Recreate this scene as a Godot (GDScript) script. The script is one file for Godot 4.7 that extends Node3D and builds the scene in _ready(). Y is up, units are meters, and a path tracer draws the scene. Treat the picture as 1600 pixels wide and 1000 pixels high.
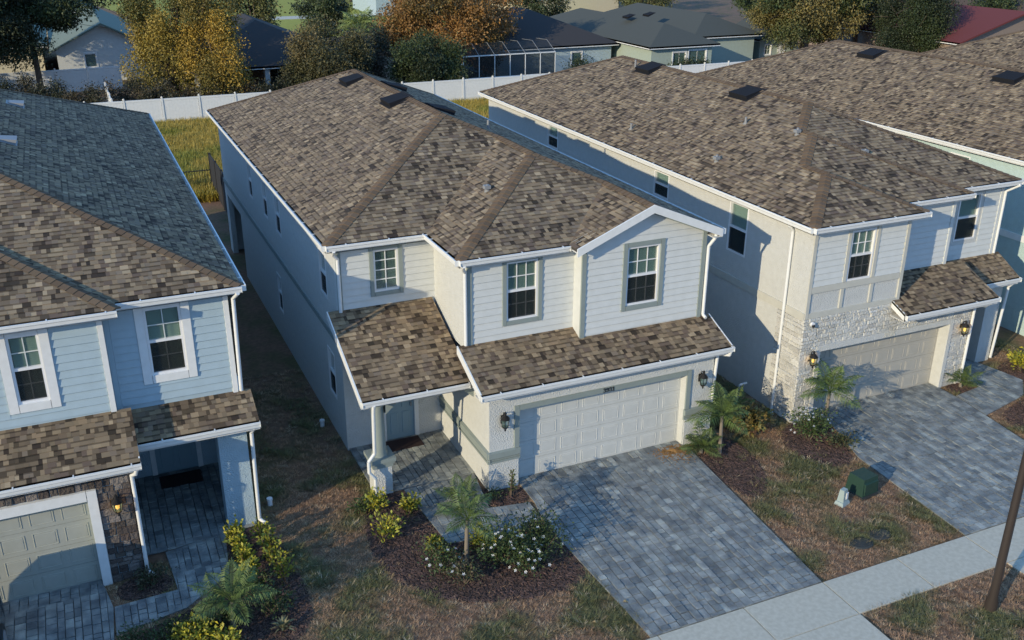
extends Node3D
# Two-storey houses on a residential street seen from the air in low sun.
# Axes: x along the street, y up, z towards the street; the garage front of the middle house is z = 0.

var M := {}
var rng := RandomNumberGenerator.new()
var names := {}
const CAM := Vector3(-8.134, 13.421, 19.288)
const HE := 5.92          # eave height
const PITCH := 0.413

# ------------------------------------------------------------------ mesh builder
class MB:
	var v := PackedVector3Array()
	var n := PackedVector3Array()
	var c := PackedColorArray()
	var idx := PackedInt32Array()
	var col := Color(1, 1, 1)
	func tri(a: Vector3, b: Vector3, d: Vector3) -> void:
		var nn := (b - a).cross(d - a).normalized()
		var k := v.size()
		v.append(a); v.append(b); v.append(d)
		for i in 3:
			n.append(nn); c.append(col)
		idx.append(k); idx.append(k + 2); idx.append(k + 1)
	func quad(a: Vector3, b: Vector3, d: Vector3, e: Vector3) -> void:
		var nn := (b - a).cross(e - a)
		if nn.length_squared() < 1e-14: nn = (b - a).cross(d - a)
		nn = nn.normalized()
		var k := v.size()
		v.append(a); v.append(b); v.append(d); v.append(e)
		for i in 4:
			n.append(nn); c.append(col)
		for i in [0, 2, 1, 0, 3, 2]: idx.append(k + i)
	func poly(p: Array) -> void:
		var k := p.size()
		var st := 0
		if k > 4: # a corner that sees all the others
			var nn := Vector3.ZERO
			for i in k: nn += (p[i] as Vector3).cross(p[(i + 1) % k])
			for a in k:
				var ok := true
				for i in range(1, k - 1):
					if (p[(a + i) % k] - p[a]).cross(p[(a + i + 1) % k] - p[a]).dot(nn) < -1e-6: ok = false
				if ok:
					st = a
					break
		for i in range(1, k - 1): tri(p[st], p[(st + i) % k], p[(st + i + 1) % k])
	func obox(t: Transform3D, lo: Vector3, hi: Vector3) -> void:
		var p := []
		for i in 8: p.append(t * Vector3(hi.x if i & 1 else lo.x, hi.y if i & 2 else lo.y, hi.z if i & 4 else lo.z))
		quad(p[4], p[5], p[7], p[6]); quad(p[1], p[0], p[2], p[3])
		quad(p[0], p[4], p[6], p[2]); quad(p[5], p[1], p[3], p[7])
		quad(p[6], p[7], p[3], p[2]); quad(p[0], p[1], p[5], p[4])
	func box(lo: Vector3, hi: Vector3) -> void: obox(Transform3D(), lo, hi)
	# box whose top face is inset by b (a bevelled slab)
	func bevel(t: Transform3D, lo: Vector3, hi: Vector3, b: float) -> void:
		var q := [Vector3(lo.x, lo.y, hi.z), Vector3(hi.x, lo.y, hi.z), Vector3(hi.x, hi.y, hi.z), Vector3(lo.x, hi.y, hi.z)]
		var lowz: float = hi.z - b
		var o := []; var s := []
		for i in 4:
			var x: float = q[i].x + (b if i == 0 or i == 3 else -b)
			var y: float = q[i].y + (b if i < 2 else -b)
			o.append(t * Vector3(x, y, hi.z)); s.append(t * Vector3(q[i].x, q[i].y, lo.z if lo.z < lowz else lowz))
		quad(o[0], o[1], o[2], o[3])
		for i in 4: quad(s[i], s[(i + 1) % 4], o[(i + 1) % 4], o[i])
	func tube(p0: Vector3, p1: Vector3, r0: float, r1: float, k := 8, caps := true) -> void:
		var d := (p1 - p0).normalized()
		var a := d.cross(Vector3.UP if absf(d.y) < 0.9 else Vector3.RIGHT).normalized()
		var b := d.cross(a)
		var base := v.size()
		for i in k:
			var an := TAU * (i + 0.5) / k
			var o := a * cos(an) + b * sin(an)
			v.append(p0 + o * r0); v.append(p1 + o * r1)
			n.append(o); n.append(o); c.append(col); c.append(col)
		for i in k:
			var j := (i + 1) % k
			for q in [0, 1, 2, 2, 1, 3]: idx.append(base + (2 * i + (q & 1) if q < 2 else 2 * j + (q & 1)))
		if caps:
			var r: Array = []; var s: Array = []
			for i in k:
				r.append(v[base + 2 * i + 1]); s.append(v[base + 2 * i])
			if r1 > 0.001: poly(r)
			s.reverse()
			if r0 > 0.001: poly(s)
	# square section pipe through points
	func pipe(pts: Array, r: float, k := 4) -> void:
		for i in pts.size() - 1: tube(pts[i], pts[i + 1], r, r, k)
	func lathe(at: Vector3, prof: Array, k := 12) -> void:
		for i in prof.size() - 1: tube(at + Vector3(0, prof[i].y, 0), at + Vector3(0, prof[i + 1].y, 0), maxf(prof[i].x, 0.0005), maxf(prof[i + 1].x, 0.0005), k, i == 0 or i == prof.size() - 2)
	func slab(p: Array, th: float) -> void:
		var lo: Array = []
		for q in p: lo.append(q - Vector3(0, th, 0))
		poly(p)
		var r := lo.duplicate(); r.reverse(); poly(r)
		for i in p.size():
			var j := (i + 1) % p.size()
			quad(lo[i], lo[j], p[j], p[i])
	# leaf blade bent along its length
	func leaf(at: Vector3, d: Vector3, side: Vector3, l: float, w: float, droop := 0.2) -> void:
		var m := at + d * l * 0.5 + Vector3(0, 0.08 * l, 0)
		var e := at + d * l - Vector3(0, droop * l, 0)
		tri(at, m - side * w, m + side * w)
		tri(m + side * w, m - side * w, e)
	func mesh(mat: Material) -> ArrayMesh:
		var a := []
		a.resize(Mesh.ARRAY_MAX)
		a[Mesh.ARRAY_VERTEX] = v; a[Mesh.ARRAY_NORMAL] = n; a[Mesh.ARRAY_COLOR] = c; a[Mesh.ARRAY_INDEX] = idx
		var m := ArrayMesh.new()
		if v.size() > 0:
			m.add_surface_from_arrays(Mesh.PRIMITIVE_TRIANGLES, a)
			m.surface_set_material(0, mat)
		return m

# ------------------------------------------------------------------ nodes
func uniq(nm: String) -> String:
	names[nm] = names.get(nm, -1) + 1
	return nm if names[nm] == 0 else "%s_%03d" % [nm, names[nm]]

func tag(o: Node, label: String, cat: String, group := "", kind := "") -> Node:
	if label: o.set_meta("label", label)
	if cat: o.set_meta("category", cat)
	if group: o.set_meta("group", group)
	if kind: o.set_meta("kind", kind)
	return o

func thing(nm: String, label: String, cat: String, at := Vector3.ZERO, group := "") -> Node3D:
	var o := Node3D.new()
	o.name = uniq(nm); add_child(o); o.position = at
	tag(o, label, cat, group)
	return o

func add(parent: Node, nm: String, mesh: Mesh, t := Transform3D()) -> MeshInstance3D:
	var o := MeshInstance3D.new()
	o.mesh = mesh
	o.name = uniq(nm) if parent == self else nm
	parent.add_child(o, true)
	o.transform = t
	if parent != self and parent.get_parent() == self: o.position -= parent.position
	return o

func part(parent: Node, nm: String, mb: MB, mat: String) -> MeshInstance3D:
	return add(parent, nm, mb.mesh(M[mat]))

func struct(nm: String, mb: MB, mat: String, label: String) -> MeshInstance3D:
	var o := part(self, nm, mb, mat)
	tag(o, label, nm.replace("_", " "), "", "structure")
	return o

func multi(parent: Node, nm: String, mesh: Mesh, xf: Array, cols: Array) -> MultiMeshInstance3D:
	var mm := MultiMesh.new()
	mm.transform_format = MultiMesh.TRANSFORM_3D
	mm.use_colors = true
	mm.mesh = mesh
	mm.instance_count = xf.size()
	for i in xf.size():
		mm.set_instance_transform(i, xf[i]); mm.set_instance_color(i, cols[i])
	var o := MultiMeshInstance3D.new()
	o.multimesh = mm
	o.name = uniq(nm) if parent == self else nm
	parent.add_child(o, true)
	return o

# ------------------------------------------------------------------ materials
func noise_tex(freq: float, oct: int, lo: Color, hi: Color, sd: int, size := 512, type := FastNoiseLite.TYPE_SIMPLEX_SMOOTH) -> NoiseTexture2D:
	var f := FastNoiseLite.new()
	f.noise_type = type; f.frequency = freq; f.fractal_octaves = oct; f.seed = sd
	var t := NoiseTexture2D.new()
	t.width = size; t.height = size; t.seamless = true; t.noise = f
	var g := Gradient.new()
	g.set_color(0, lo); g.set_color(1, hi)
	t.color_ramp = g
	return t

func bump_tex(freq: float, oct: int, sd: int, strength: float, size := 512) -> NoiseTexture2D:
	var f := FastNoiseLite.new()
	f.frequency = freq; f.fractal_octaves = oct; f.seed = sd
	var t := NoiseTexture2D.new()
	t.width = size; t.height = size; t.seamless = true; t.noise = f; t.as_normal_map = true; t.bump_strength = strength
	return t

func lin(r: float, g: float, b: float) -> Color: return Color(r, g, b).linear_to_srgb()

func mat(nm: String, c: Color, rough := 0.8, tex: Texture2D = null, scale := 1.0, bump: Texture2D = null, bs := 1.0) -> StandardMaterial3D:
	var m := StandardMaterial3D.new()
	m.resource_name = nm
	m.albedo_color = c
	m.roughness = rough
	m.vertex_color_use_as_albedo = true
	if tex or bump:
		m.uv1_triplanar = true; m.uv1_world_triplanar = true; m.uv1_scale = Vector3.ONE * scale
	if tex: m.albedo_texture = tex
	if bump:
		m.normal_enabled = true; m.normal_texture = bump; m.normal_scale = bs
	M[nm] = m
	return m

func materials() -> void:
	var grey := noise_tex(0.02, 5, Color(0.955, 0.955, 0.95), Color(1, 1, 1), 1)
	var fine := noise_tex(0.09, 3, Color(0.8, 0.8, 0.8), Color(1, 1, 1), 2)
	var gran := noise_tex(0.25, 2, Color(0.72, 0.71, 0.69), Color(1, 1, 1), 3)
	var stuc := bump_tex(0.12, 3, 4, 6.0)
	var rock := bump_tex(0.03, 4, 5, 10.0)
	mat("stucco", lin(0.62, 0.63, 0.61), 0.9, grey, 0.35, stuc, 0.5)
	mat("siding", lin(0.645, 0.665, 0.65), 0.7, grey, 0.3)
	mat("siding_blue", lin(0.40, 0.51, 0.57), 0.7, grey, 0.3)
	mat("stucco_blue", lin(0.40, 0.51, 0.57), 0.9, grey, 0.35, stuc, 0.5)
	mat("stucco_teal", lin(0.48, 0.62, 0.62), 0.9, grey, 0.35, stuc, 0.5)
	mat("stucco_cream", lin(0.60, 0.605, 0.58), 0.9, grey, 0.35, stuc, 0.5)
	mat("greige", lin(0.55, 0.54, 0.48), 0.8, grey, 0.3)
	mat("trim_sage", lin(0.265, 0.31, 0.295), 0.75, grey, 0.3)
	mat("white", lin(0.80, 0.81, 0.80), 0.5, grey, 0.4)
	mat("vinyl", lin(0.80, 0.80, 0.80), 0.35)
	mat("soffit", lin(0.7, 0.7, 0.68), 0.7)
	mat("underlay", lin(0.05, 0.045, 0.04), 0.95)
	mat("shingle", Color(1, 1, 1), 0.95, gran, 1.2, bump_tex(0.3, 2, 8, 4.0), 0.4)
	mat("paver", Color(1, 1, 1), 0.85, noise_tex(0.014, 6, Color(0.62, 0.63, 0.65), Color(1.0, 1.0, 0.98), 7), 0.3, stuc, 0.3)
	mat("sand_bed", lin(0.16, 0.15, 0.135), 0.95)
	mat("concrete", lin(0.56, 0.53, 0.44), 0.85, noise_tex(0.02, 5, Color(0.9, 0.895, 0.88), Color(1, 1, 1), 9), 0.7, stuc, 0.2)
	mat("asphalt", lin(0.06, 0.06, 0.06), 0.9, fine, 0.8)
	mat("door_white", lin(0.60, 0.61, 0.585), 0.45, grey, 0.3)
	mat("door_olive", lin(0.41, 0.42, 0.37), 0.45, grey, 0.3)
	mat("door_tan", lin(0.44, 0.42, 0.37), 0.5, grey, 0.3)
	mat("door_blue", lin(0.26, 0.37, 0.42), 0.5)
	mat("black_metal", lin(0.02, 0.02, 0.022), 0.4)
	mat("bronze", lin(0.045, 0.035, 0.03), 0.45)
	mat("vent", lin(0.022, 0.023, 0.027), 0.75)
	mat("lead", lin(0.26, 0.27, 0.28), 0.5)
	mat("stone", Color(1, 1, 1), 0.9, fine, 0.7, rock, 1.0)
	mat("rubber", lin(0.03, 0.015, 0.015), 0.9)
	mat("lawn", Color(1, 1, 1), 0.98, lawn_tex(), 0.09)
	mat("mulch", lin(0.06, 0.036, 0.03), 0.98, gran, 0.8)
	mat("veg", Color(1, 1, 1), 0.6)
	mat("chip", Color(1, 1, 1), 0.95)
	M.vent.metallic_specular = 0.15
	M.veg.backlight = Color(0.35, 0.35, 0.15)
	mat("bark", lin(0.16, 0.12, 0.09), 0.95, fine, 1.0)
	mat("palm_bark", lin(0.27, 0.23, 0.18), 0.95, fine, 2.0)
	mat("petal", lin(0.82, 0.82, 0.80), 0.6)
	mat("paint_green", lin(0.02, 0.055, 0.04), 0.5, grey, 0.6)
	mat("galvanised", lin(0.34, 0.42, 0.42), 0.4, grey, 1.0)
	mat("plastic_black", lin(0.035, 0.038, 0.035), 0.7)
	mat("orange_sand", lin(0.42, 0.23, 0.08), 0.98, gran, 0.8)
	mat("blind", lin(0.17, 0.27, 0.21), 0.7)
	mat("blind_pale", lin(0.36, 0.50, 0.42), 0.7)
	mat("blind_white", lin(0.62, 0.66, 0.64), 0.7)
	mat("roof_dark", lin(0.055, 0.05, 0.052), 0.95, gran, 0.8)
	mat("roof_grey", lin(0.095, 0.105, 0.095), 0.95, gran, 0.8)
	mat("roof_red", lin(0.21, 0.045, 0.045), 0.95, gran, 0.8)
	mat("roof_brown", lin(0.13, 0.09, 0.065), 0.95, gran, 0.8)
	mat("roof_pale", lin(0.24, 0.30, 0.25), 0.95, gran, 0.8)
	mat("wall_mint", lin(0.36, 0.43, 0.38), 0.9, grey, 0.3)
	mat("wall_cream", lin(0.62, 0.56, 0.40), 0.9, grey, 0.3)
	mat("wall_brown", lin(0.28, 0.22, 0.18), 0.9, grey, 0.3)
	mat("dark", lin(0.02, 0.02, 0.022), 0.8)
	mat("car_paint", lin(0.012, 0.013, 0.016), 0.25)
	M.car_paint.clearcoat_enabled = true; M.car_paint.clearcoat = 1.0; M.car_paint.clearcoat_roughness = 0.05
	var g := StandardMaterial3D.new()
	g.resource_name = "glass"; g.albedo_color = Color(0.5, 0.62, 0.58, 0.22); g.roughness = 0.03; g.metallic_specular = 0.7
	g.transparency = BaseMaterial3D.TRANSPARENCY_ALPHA
	M.glass = g
	var sc := StandardMaterial3D.new()
	sc.resource_name = "screen"; sc.albedo_color = Color(0.10, 0.12, 0.125, 0.5); sc.roughness = 0.6
	sc.transparency = BaseMaterial3D.TRANSPARENCY_ALPHA
	M.screen = sc
	var b := StandardMaterial3D.new()
	b.resource_name = "bulb"; b.albedo_color = Color(1, 0.85, 0.5); b.emission_enabled = true; b.emission = Color(1, 0.72, 0.22); b.emission_energy_multiplier = 0.95
	M.bulb = b

func lawn_tex() -> ImageTexture:
	var s := 512
	var im := Image.create(s, s, false, Image.FORMAT_RGB8)
	var f := FastNoiseLite.new(); f.frequency = 0.012; f.fractal_octaves = 5; f.seed = 21
	var h := FastNoiseLite.new(); h.frequency = 0.12; h.fractal_octaves = 3; h.seed = 22
	for y in s:
		for x in s:
			# blend opposite borders so that the sheet repeats without a seam
			var bx := float(x) / s; var by := float(y) / s
			var a := lerpf(lerpf(f.get_noise_2d(x, y), f.get_noise_2d(x - s, y), bx), lerpf(f.get_noise_2d(x, y - s), f.get_noise_2d(x - s, y - s), bx), by)
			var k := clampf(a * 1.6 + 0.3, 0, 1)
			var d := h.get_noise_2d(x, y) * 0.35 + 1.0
			var c := Color(0.19, 0.11, 0.07).lerp(Color(0.095, 0.088, 0.034), k) * d  # ground kept darker than the blades: shade between tufts painted into the colour
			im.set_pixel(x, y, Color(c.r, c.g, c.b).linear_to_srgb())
	return ImageTexture.create_from_image(im)

# ------------------------------------------------------------------ tiles (shingles, pavers): one slab per tile, clipped by the polygon
func clip(p: PackedVector2Array, axis: int, lim: float, keep_more: bool) -> PackedVector2Array:
	var o := PackedVector2Array()
	var k := p.size()
	for i in k:
		var a := p[i]; var b := p[(i + 1) % k]
		var da := a[axis] - lim; var db := b[axis] - lim
		if not keep_more:
			da = -da; db = -db
		if da >= 0: o.append(a)
		if (da >= 0) != (db >= 0): o.append(a.lerp(b, da / (da - db)))
	return o

func area2(p: PackedVector2Array) -> float:
	var s := 0.0
	for i in p.size():
		s += p[i].cross(p[(i + 1) % p.size()])
	return absf(s) * 0.5

var shingle_cols := [Color(0.059, 0.040, 0.026), Color(0.121, 0.085, 0.053), Color(0.240, 0.173, 0.110), Color(0.323, 0.240, 0.151), Color(0.376, 0.272, 0.167), Color(0.436, 0.324, 0.200), Color(0.550, 0.418, 0.266), Color(0.291, 0.223, 0.157), Color(0.204, 0.145, 0.103)]
var shingle_w := [2, 4, 6, 7, 6, 5, 2, 5, 5]
var shingle_patch := FastNoiseLite.new()
var paver_cols := [Color(0.254, 0.275, 0.280), Color(0.301, 0.322, 0.325), Color(0.336, 0.357, 0.353), Color(0.366, 0.386, 0.381), Color(0.407, 0.427, 0.414), Color(0.496, 0.515, 0.487)]
var paver_w := [2, 4, 5, 4, 3, 2]

func pick(w: Array) -> int:
	var t := 0
	for x in w: t += x
	var r := rng.randi_range(0, t - 1)
	for i in w.size():
		r -= w[i]
		if r < 0: return i
	return 0

# returns whole tiles as [transform, size index, colour index, distance]; cut ones go straight into mb
func tiles(mb: MB, poly3: Array, A: Vector3, U: Vector3, W: Vector3, row: Array, lens: Array, cols: Array, cw: Array, th: float, gap: float, kind: String) -> Array:
	var nrm := U.cross(W).normalized()
	var p2 := PackedVector2Array()
	for q in poly3: p2.append(Vector2((q - A).dot(U), (q - A).dot(W)))
	var lo := p2[0]; var hi := p2[0]
	for q in p2: lo = lo.min(q); hi = hi.max(q)
	var out := []
	var w := lo.y
	while w < hi.y - 0.01:
		var ri := rng.randi_range(0, row.size() - 1)
		var e: float = row[ri]
		var band := clip(clip(p2, 1, w, true), 1, w + e - gap, false)
		if band.size() >= 3:
			var b0 := INF; var b1 := -INF
			for q in band: b0 = minf(b0, q.x); b1 = maxf(b1, q.x)
			var u := b0 - rng.randf_range(0, lens[-1])
			var prev := -1
			while u < b1:
				var li := rng.randi_range(0, lens.size() - 1)
				var l: float = lens[li]
				var ci := pick(cw)
				if kind == "shingle": # bundles differ: darker and lighter drifts
					var pn := shingle_patch.get_noise_2d(u * 0.9 + A.x * 3.0, w * 1.6 + A.z * 5.0)
					if pn > 0.22 and ci > 3 and rng.randf() < 0.6: ci = rng.randi_range(0, 3)
					elif pn < -0.22 and ci < 2 and rng.randf() < 0.6: ci = rng.randi_range(3, 5)
				if prev >= 0 and kind == "paver" and rng.randf() < 0.25: ci = prev
				prev = ci
				var t := clip(clip(band, 0, u, true), 0, u + l - gap, false)
				var ar := area2(t) if t.size() >= 3 else 0.0
				var full := (l - gap) * (e - gap)
				if ar > 0.00005:
					var o := A + U * u + W * w
					if ar > full * 0.9999:
						out.append([Transform3D(Basis(U, W, nrm), o), ri * lens.size() + li, ci, (o - CAM).length()])
					else:
						mb.col = cols[ci] * rng.randf_range(0.9, 1.1)
						tile_poly(mb, t, A, U, W, nrm, w, e - gap, th, kind)
				u += l
		w += e
	return out

func tile_poly(mb: MB, t: PackedVector2Array, A: Vector3, U: Vector3, W: Vector3, nrm: Vector3, w: float, e: float, th: float, kind: String) -> void:
	var top := []; var s := 0.0
	for i in t.size(): s += t[i].cross(t[(i + 1) % t.size()])
	if s < 0: t.reverse()
	var sh := kind == "shingle"
	for q in t:
		var h := lerpf(th, 0.002, (q.y - w) / e) if sh else th
		top.append(A + U * q.x + W * q.y + nrm * h)
	mb.poly(top)
	for i in t.size():
		var j := (i + 1) % t.size()
		if not sh or (absf(t[i].y - w) < 0.002 and absf(t[j].y - w) < 0.002):
			mb.quad(A + U * t[i].x + W * t[i].y - nrm * 0.004, A + U * t[j].x + W * t[j].y - nrm * 0.004, top[j], top[i])

func shingle_solid(mb: MB, tr: Transform3D, l: float, e: float, th: float, band := false) -> void:
	var a := tr * Vector3(0, 0, th); var b := tr * Vector3(l, 0, th); var d := tr * Vector3(l, e, 0.002); var f := tr * Vector3(0, e, 0.002)
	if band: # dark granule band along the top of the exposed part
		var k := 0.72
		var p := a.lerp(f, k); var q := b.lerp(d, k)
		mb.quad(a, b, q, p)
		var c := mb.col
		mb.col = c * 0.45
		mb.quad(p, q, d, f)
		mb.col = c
	else: mb.quad(a, b, d, f)
	mb.quad(tr * Vector3(0, 0, -0.004), tr * Vector3(l, 0, -0.004), b, a)
	mb.tri(a, f, tr * Vector3(0, 0, 0)); mb.tri(b, tr * Vector3(l, 0, 0), d)

const S_ROW := [0.142]
const S_LEN := [0.08, 0.1, 0.125, 0.165]
var solid_cache := {}

# the nearest whole tiles become pieces of their own, the rest one mesh
func place_tiles(all: Array, rest: MB, limit: int, kind: String, cols: Array, row: Array, lens: Array, gap: float, th: float, material: String) -> void:
	all.sort_custom(func(a, b): return a[3] < b[3])
	if all.size() > limit: # the order past the nearest is mixed, so that bands do not line up
		for i in range(limit, all.size()):
			var j := rng.randi_range(i, all.size() - 1)
			var sw: Array = all[i]; all[i] = all[j]; all[j] = sw
	for i in all.size():
		var q: Array = all[i]
		var l: float = lens[q[1] % lens.size()] - gap
		var e: float = row[q[1] / lens.size()] - gap
		var thick: float = th * (1.0 if i % 3 else 1.45)
		if i < limit:
			var key := "%s_%d_%d_%d_%d_%.3f" % [kind, q[1], q[2], 0 if i % 3 else 1, 0 if i % 5 < 3 else 1, cols[0].r]
			if not solid_cache.has(key):
				var m := MB.new(); m.col = cols[q[2]]
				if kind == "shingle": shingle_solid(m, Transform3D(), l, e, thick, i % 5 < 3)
				else: m.bevel(Transform3D(), Vector3(0, 0, -0.01), Vector3(l, e, thick), 0.008)
				solid_cache[key] = m.mesh(M[material])
			add(q[4], kind, solid_cache[key], q[0])
		else:
			rest.col = cols[q[2]] * rng.randf_range(0.88, 1.12)
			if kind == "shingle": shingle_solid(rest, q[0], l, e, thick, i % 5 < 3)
			else: rest.bevel(q[0], Vector3(0, 0, -0.01), Vector3(l, e, thick), 0.008)

# ------------------------------------------------------------------ house pieces
func frame(P: Vector3, face: String) -> Transform3D:
	match face:
		"front": return Transform3D(Basis(Vector3(1, 0, 0), Vector3.UP, Vector3(0, 0, 1)), P)
		"left": return Transform3D(Basis(Vector3(0, 0, 1), Vector3.UP, Vector3(-1, 0, 0)), P)
		"right": return Transform3D(Basis(Vector3(0, 0, -1), Vector3.UP, Vector3(1, 0, 0)), P)
	return Transform3D(Basis(Vector3(-1, 0, 0), Vector3.UP, Vector3(0, 0, -1)), P)

# rectangles left of [u0,u1]x[y0,y1] once the holes are taken out
func minus(u0: float, u1: float, y0: float, y1: float, holes: Array) -> Array:
	var us := [u0, u1]
	for h in holes:
		for x in [h[0], h[1]]:
			if x > u0 and x < u1 and not us.has(x): us.append(x)
	us.sort()
	var out := []
	for i in us.size() - 1:
		var a: float = us[i]; var b: float = us[i + 1]; var mid := (a + b) / 2
		var hs := []
		for h in holes:
			if h[0] < mid and mid < h[1] and h[3] > y0 and h[2] < y1: hs.append(h)
		hs.sort_custom(func(p, q): return p[2] < q[2])
		var y := y0
		for h in hs:
			if h[2] > y + 0.001: out.append([a, b, y, h[2]])
			y = maxf(y, h[3])
		if y < y1 - 0.001: out.append([a, b, y, y1])
	return out

func wall(mb: MB, fr: Transform3D, u0: float, u1: float, y0: float, y1: float, holes := [], th := 0.2) -> void:
	for r in minus(u0, u1, y0, y1, holes): mb.obox(fr, Vector3(r[0], r[2], -th), Vector3(r[1], r[3], 0))

# lap siding, each board a piece; top(u) gives the height of the wall at u for gables
func siding(parent: Node, fr: Transform3D, u0: float, u1: float, y0: float, y1: float, holes: Array, material: String, gable := []) -> void:
	var e := 0.178
	var y := y0
	while y < y1 - 0.01:
		var yt := minf(y + e, y1)
		for r in minus(u0, u1, y, yt, holes):
			var b0: float = r[0]; var b1: float = r[1]; var t0 := b0; var t1 := b1
			if gable.size():
				var g0: float = gable[0]; var g1: float = gable[1]; var ge: float = gable[2]; var sl: float = gable[3]
				if r[2] > ge:
					b0 = maxf(b0, g0 + (r[2] - ge) / sl); b1 = minf(b1, g1 - (r[2] - ge) / sl)
				if r[3] > ge:
					t0 = maxf(t0, g0 + (r[3] - ge) / sl); t1 = minf(t1, g1 - (r[3] - ge) / sl)
				if b1 - b0 < 0.05: continue
				if t1 < t0:
					t0 = (t0 + t1) / 2; t1 = t0
			if r[3] - r[2] < 0.012: continue
			var m := MB.new()
			var p := []
			for q in [[b0, r[2], 0.001], [b1, r[2], 0.001], [t1, r[3], 0.001], [t0, r[3], 0.001], [b0, r[2], 0.031], [b1, r[2], 0.031], [t1, r[3] - 0.002, 0.006], [t0, r[3] - 0.002, 0.006]]: p.append(fr * Vector3(q[0], q[1], q[2]))
			m.quad(p[4], p[5], p[6], p[7]); m.quad(p[0], p[1], p[5], p[4]); m.quad(p[3], p[0], p[4], p[7]); m.quad(p[1], p[2], p[6], p[5]); m.quad(p[7], p[6], p[2], p[3])
			part(parent, "siding_board", m, material)
		y += e

func strip(parent: Node, nm: String, fr: Transform3D, lo: Vector3, hi: Vector3, material: String) -> MeshInstance3D:
	var m := MB.new(); m.bevel(fr, lo, hi, minf(0.006, (hi.z - lo.z) * 0.4))
	return part(parent, nm, m, material)

# a window in the hole u0..u1, y0..y1: frame, sash rail, muntins, panes, blind, screen, casing
func window(house: Node, fr: Transform3D, u0: float, u1: float, y0: float, y1: float, o := {}) -> void:
	var m := MB.new()
	var fw := 0.05
	m.obox(fr, Vector3(u0, y0, -0.1), Vector3(u0 + fw, y1, 0.012)); m.obox(fr, Vector3(u1 - fw, y0, -0.1), Vector3(u1, y1, 0.012))
	m.obox(fr, Vector3(u0 + fw, y0, -0.1), Vector3(u1 - fw, y0 + fw, 0.012)); m.obox(fr, Vector3(u0 + fw, y1 - fw, -0.1), Vector3(u1 - fw, y1, 0.012))
	var w := part(house, "window", m, "vinyl")
	var single: bool = o.get("single", false)
	var ym := (y0 + y1) / 2
	if not single:
		var r := MB.new(); r.obox(fr, Vector3(u0 + fw, ym - 0.03, -0.07), Vector3(u1 - fw, ym + 0.03, -0.005)); part(w, "sash_rail", r, "vinyl")
	var g := MB.new()
	var cols: int = o.get("cols", 3); var rows: int = o.get("rows", 4)
	var mn: String = o.get("muntin", "vinyl")
	for i in range(1, cols):
		var u := lerpf(u0 + fw, u1 - fw, float(i) / cols)
		g.obox(fr, Vector3(u - 0.011, y0 + fw, -0.052), Vector3(u + 0.011, y1 - fw, -0.036))
	for i in range(1, rows):
		if not single and i * 2 == rows: continue
		var y := lerpf(y0 + fw, y1 - fw, float(i) / rows)
		g.obox(fr, Vector3(u0 + fw, y - 0.011, -0.0525), Vector3(u1 - fw, y + 0.011, -0.0355))
	if cols > 1: part(w, "muntin_grid", g, mn)
	for k in (1 if single else 2):
		var a := y0 + fw if k == 0 else ym + 0.03
		var b := y1 - fw if k == 1 or single else ym - 0.03
		var pn := MB.new()
		pn.obox(fr, Vector3(u0 + fw, a, -0.064), Vector3(u1 - fw, b, -0.06))
		part(w, "pane", pn, "glass")
		if k == 0 and not single:
			var s := MB.new(); s.obox(fr, Vector3(u0 + fw, a, -0.026), Vector3(u1 - fw, b, -0.024)); part(w, "insect_screen", s, "screen")
	if o.get("blind", true):
		var bl := MB.new()
		var y := y1 - 0.06
		var stop: float = y0 + fw if not single else lerpf(y0, y1, 0.0)
		var tilt := fr * Transform3D(Basis(Vector3.RIGHT, -0.9), Vector3.ZERO)
		while y > stop:
			bl.obox(fr * Transform3D(Basis(Vector3.RIGHT, 0.5), Vector3(0, y, -0.13)), Vector3(u0 + 0.06, -0.0015, -0.026), Vector3(u1 - 0.06, 0.0015, 0.026))
			y -= 0.046
		part(w, "blind", bl, o.get("blind_material", "blind"))
	var c: float = o.get("casing", 0.0)
	if c > 0:
		var cm: String = o.get("casing_material", "trim_sage")
		strip(w, "casing", fr, Vector3(u0 - c, y0 - c, 0), Vector3(u0 - 0.001, y1 + c, 0.05), cm)
		strip(w, "casing", fr, Vector3(u1 + 0.001, y0 - c, 0), Vector3(u1 + c, y1 + c, 0.05), cm)
		strip(w, "casing", fr, Vector3(u0 - 0.001, y1, 0), Vector3(u1 + 0.001, y1 + c, 0.049), cm)
		strip(w, "casing", fr, Vector3(u0 - 0.001, y0 - c, 0), Vector3(u1 + 0.001, y0, 0.049), cm)

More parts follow.
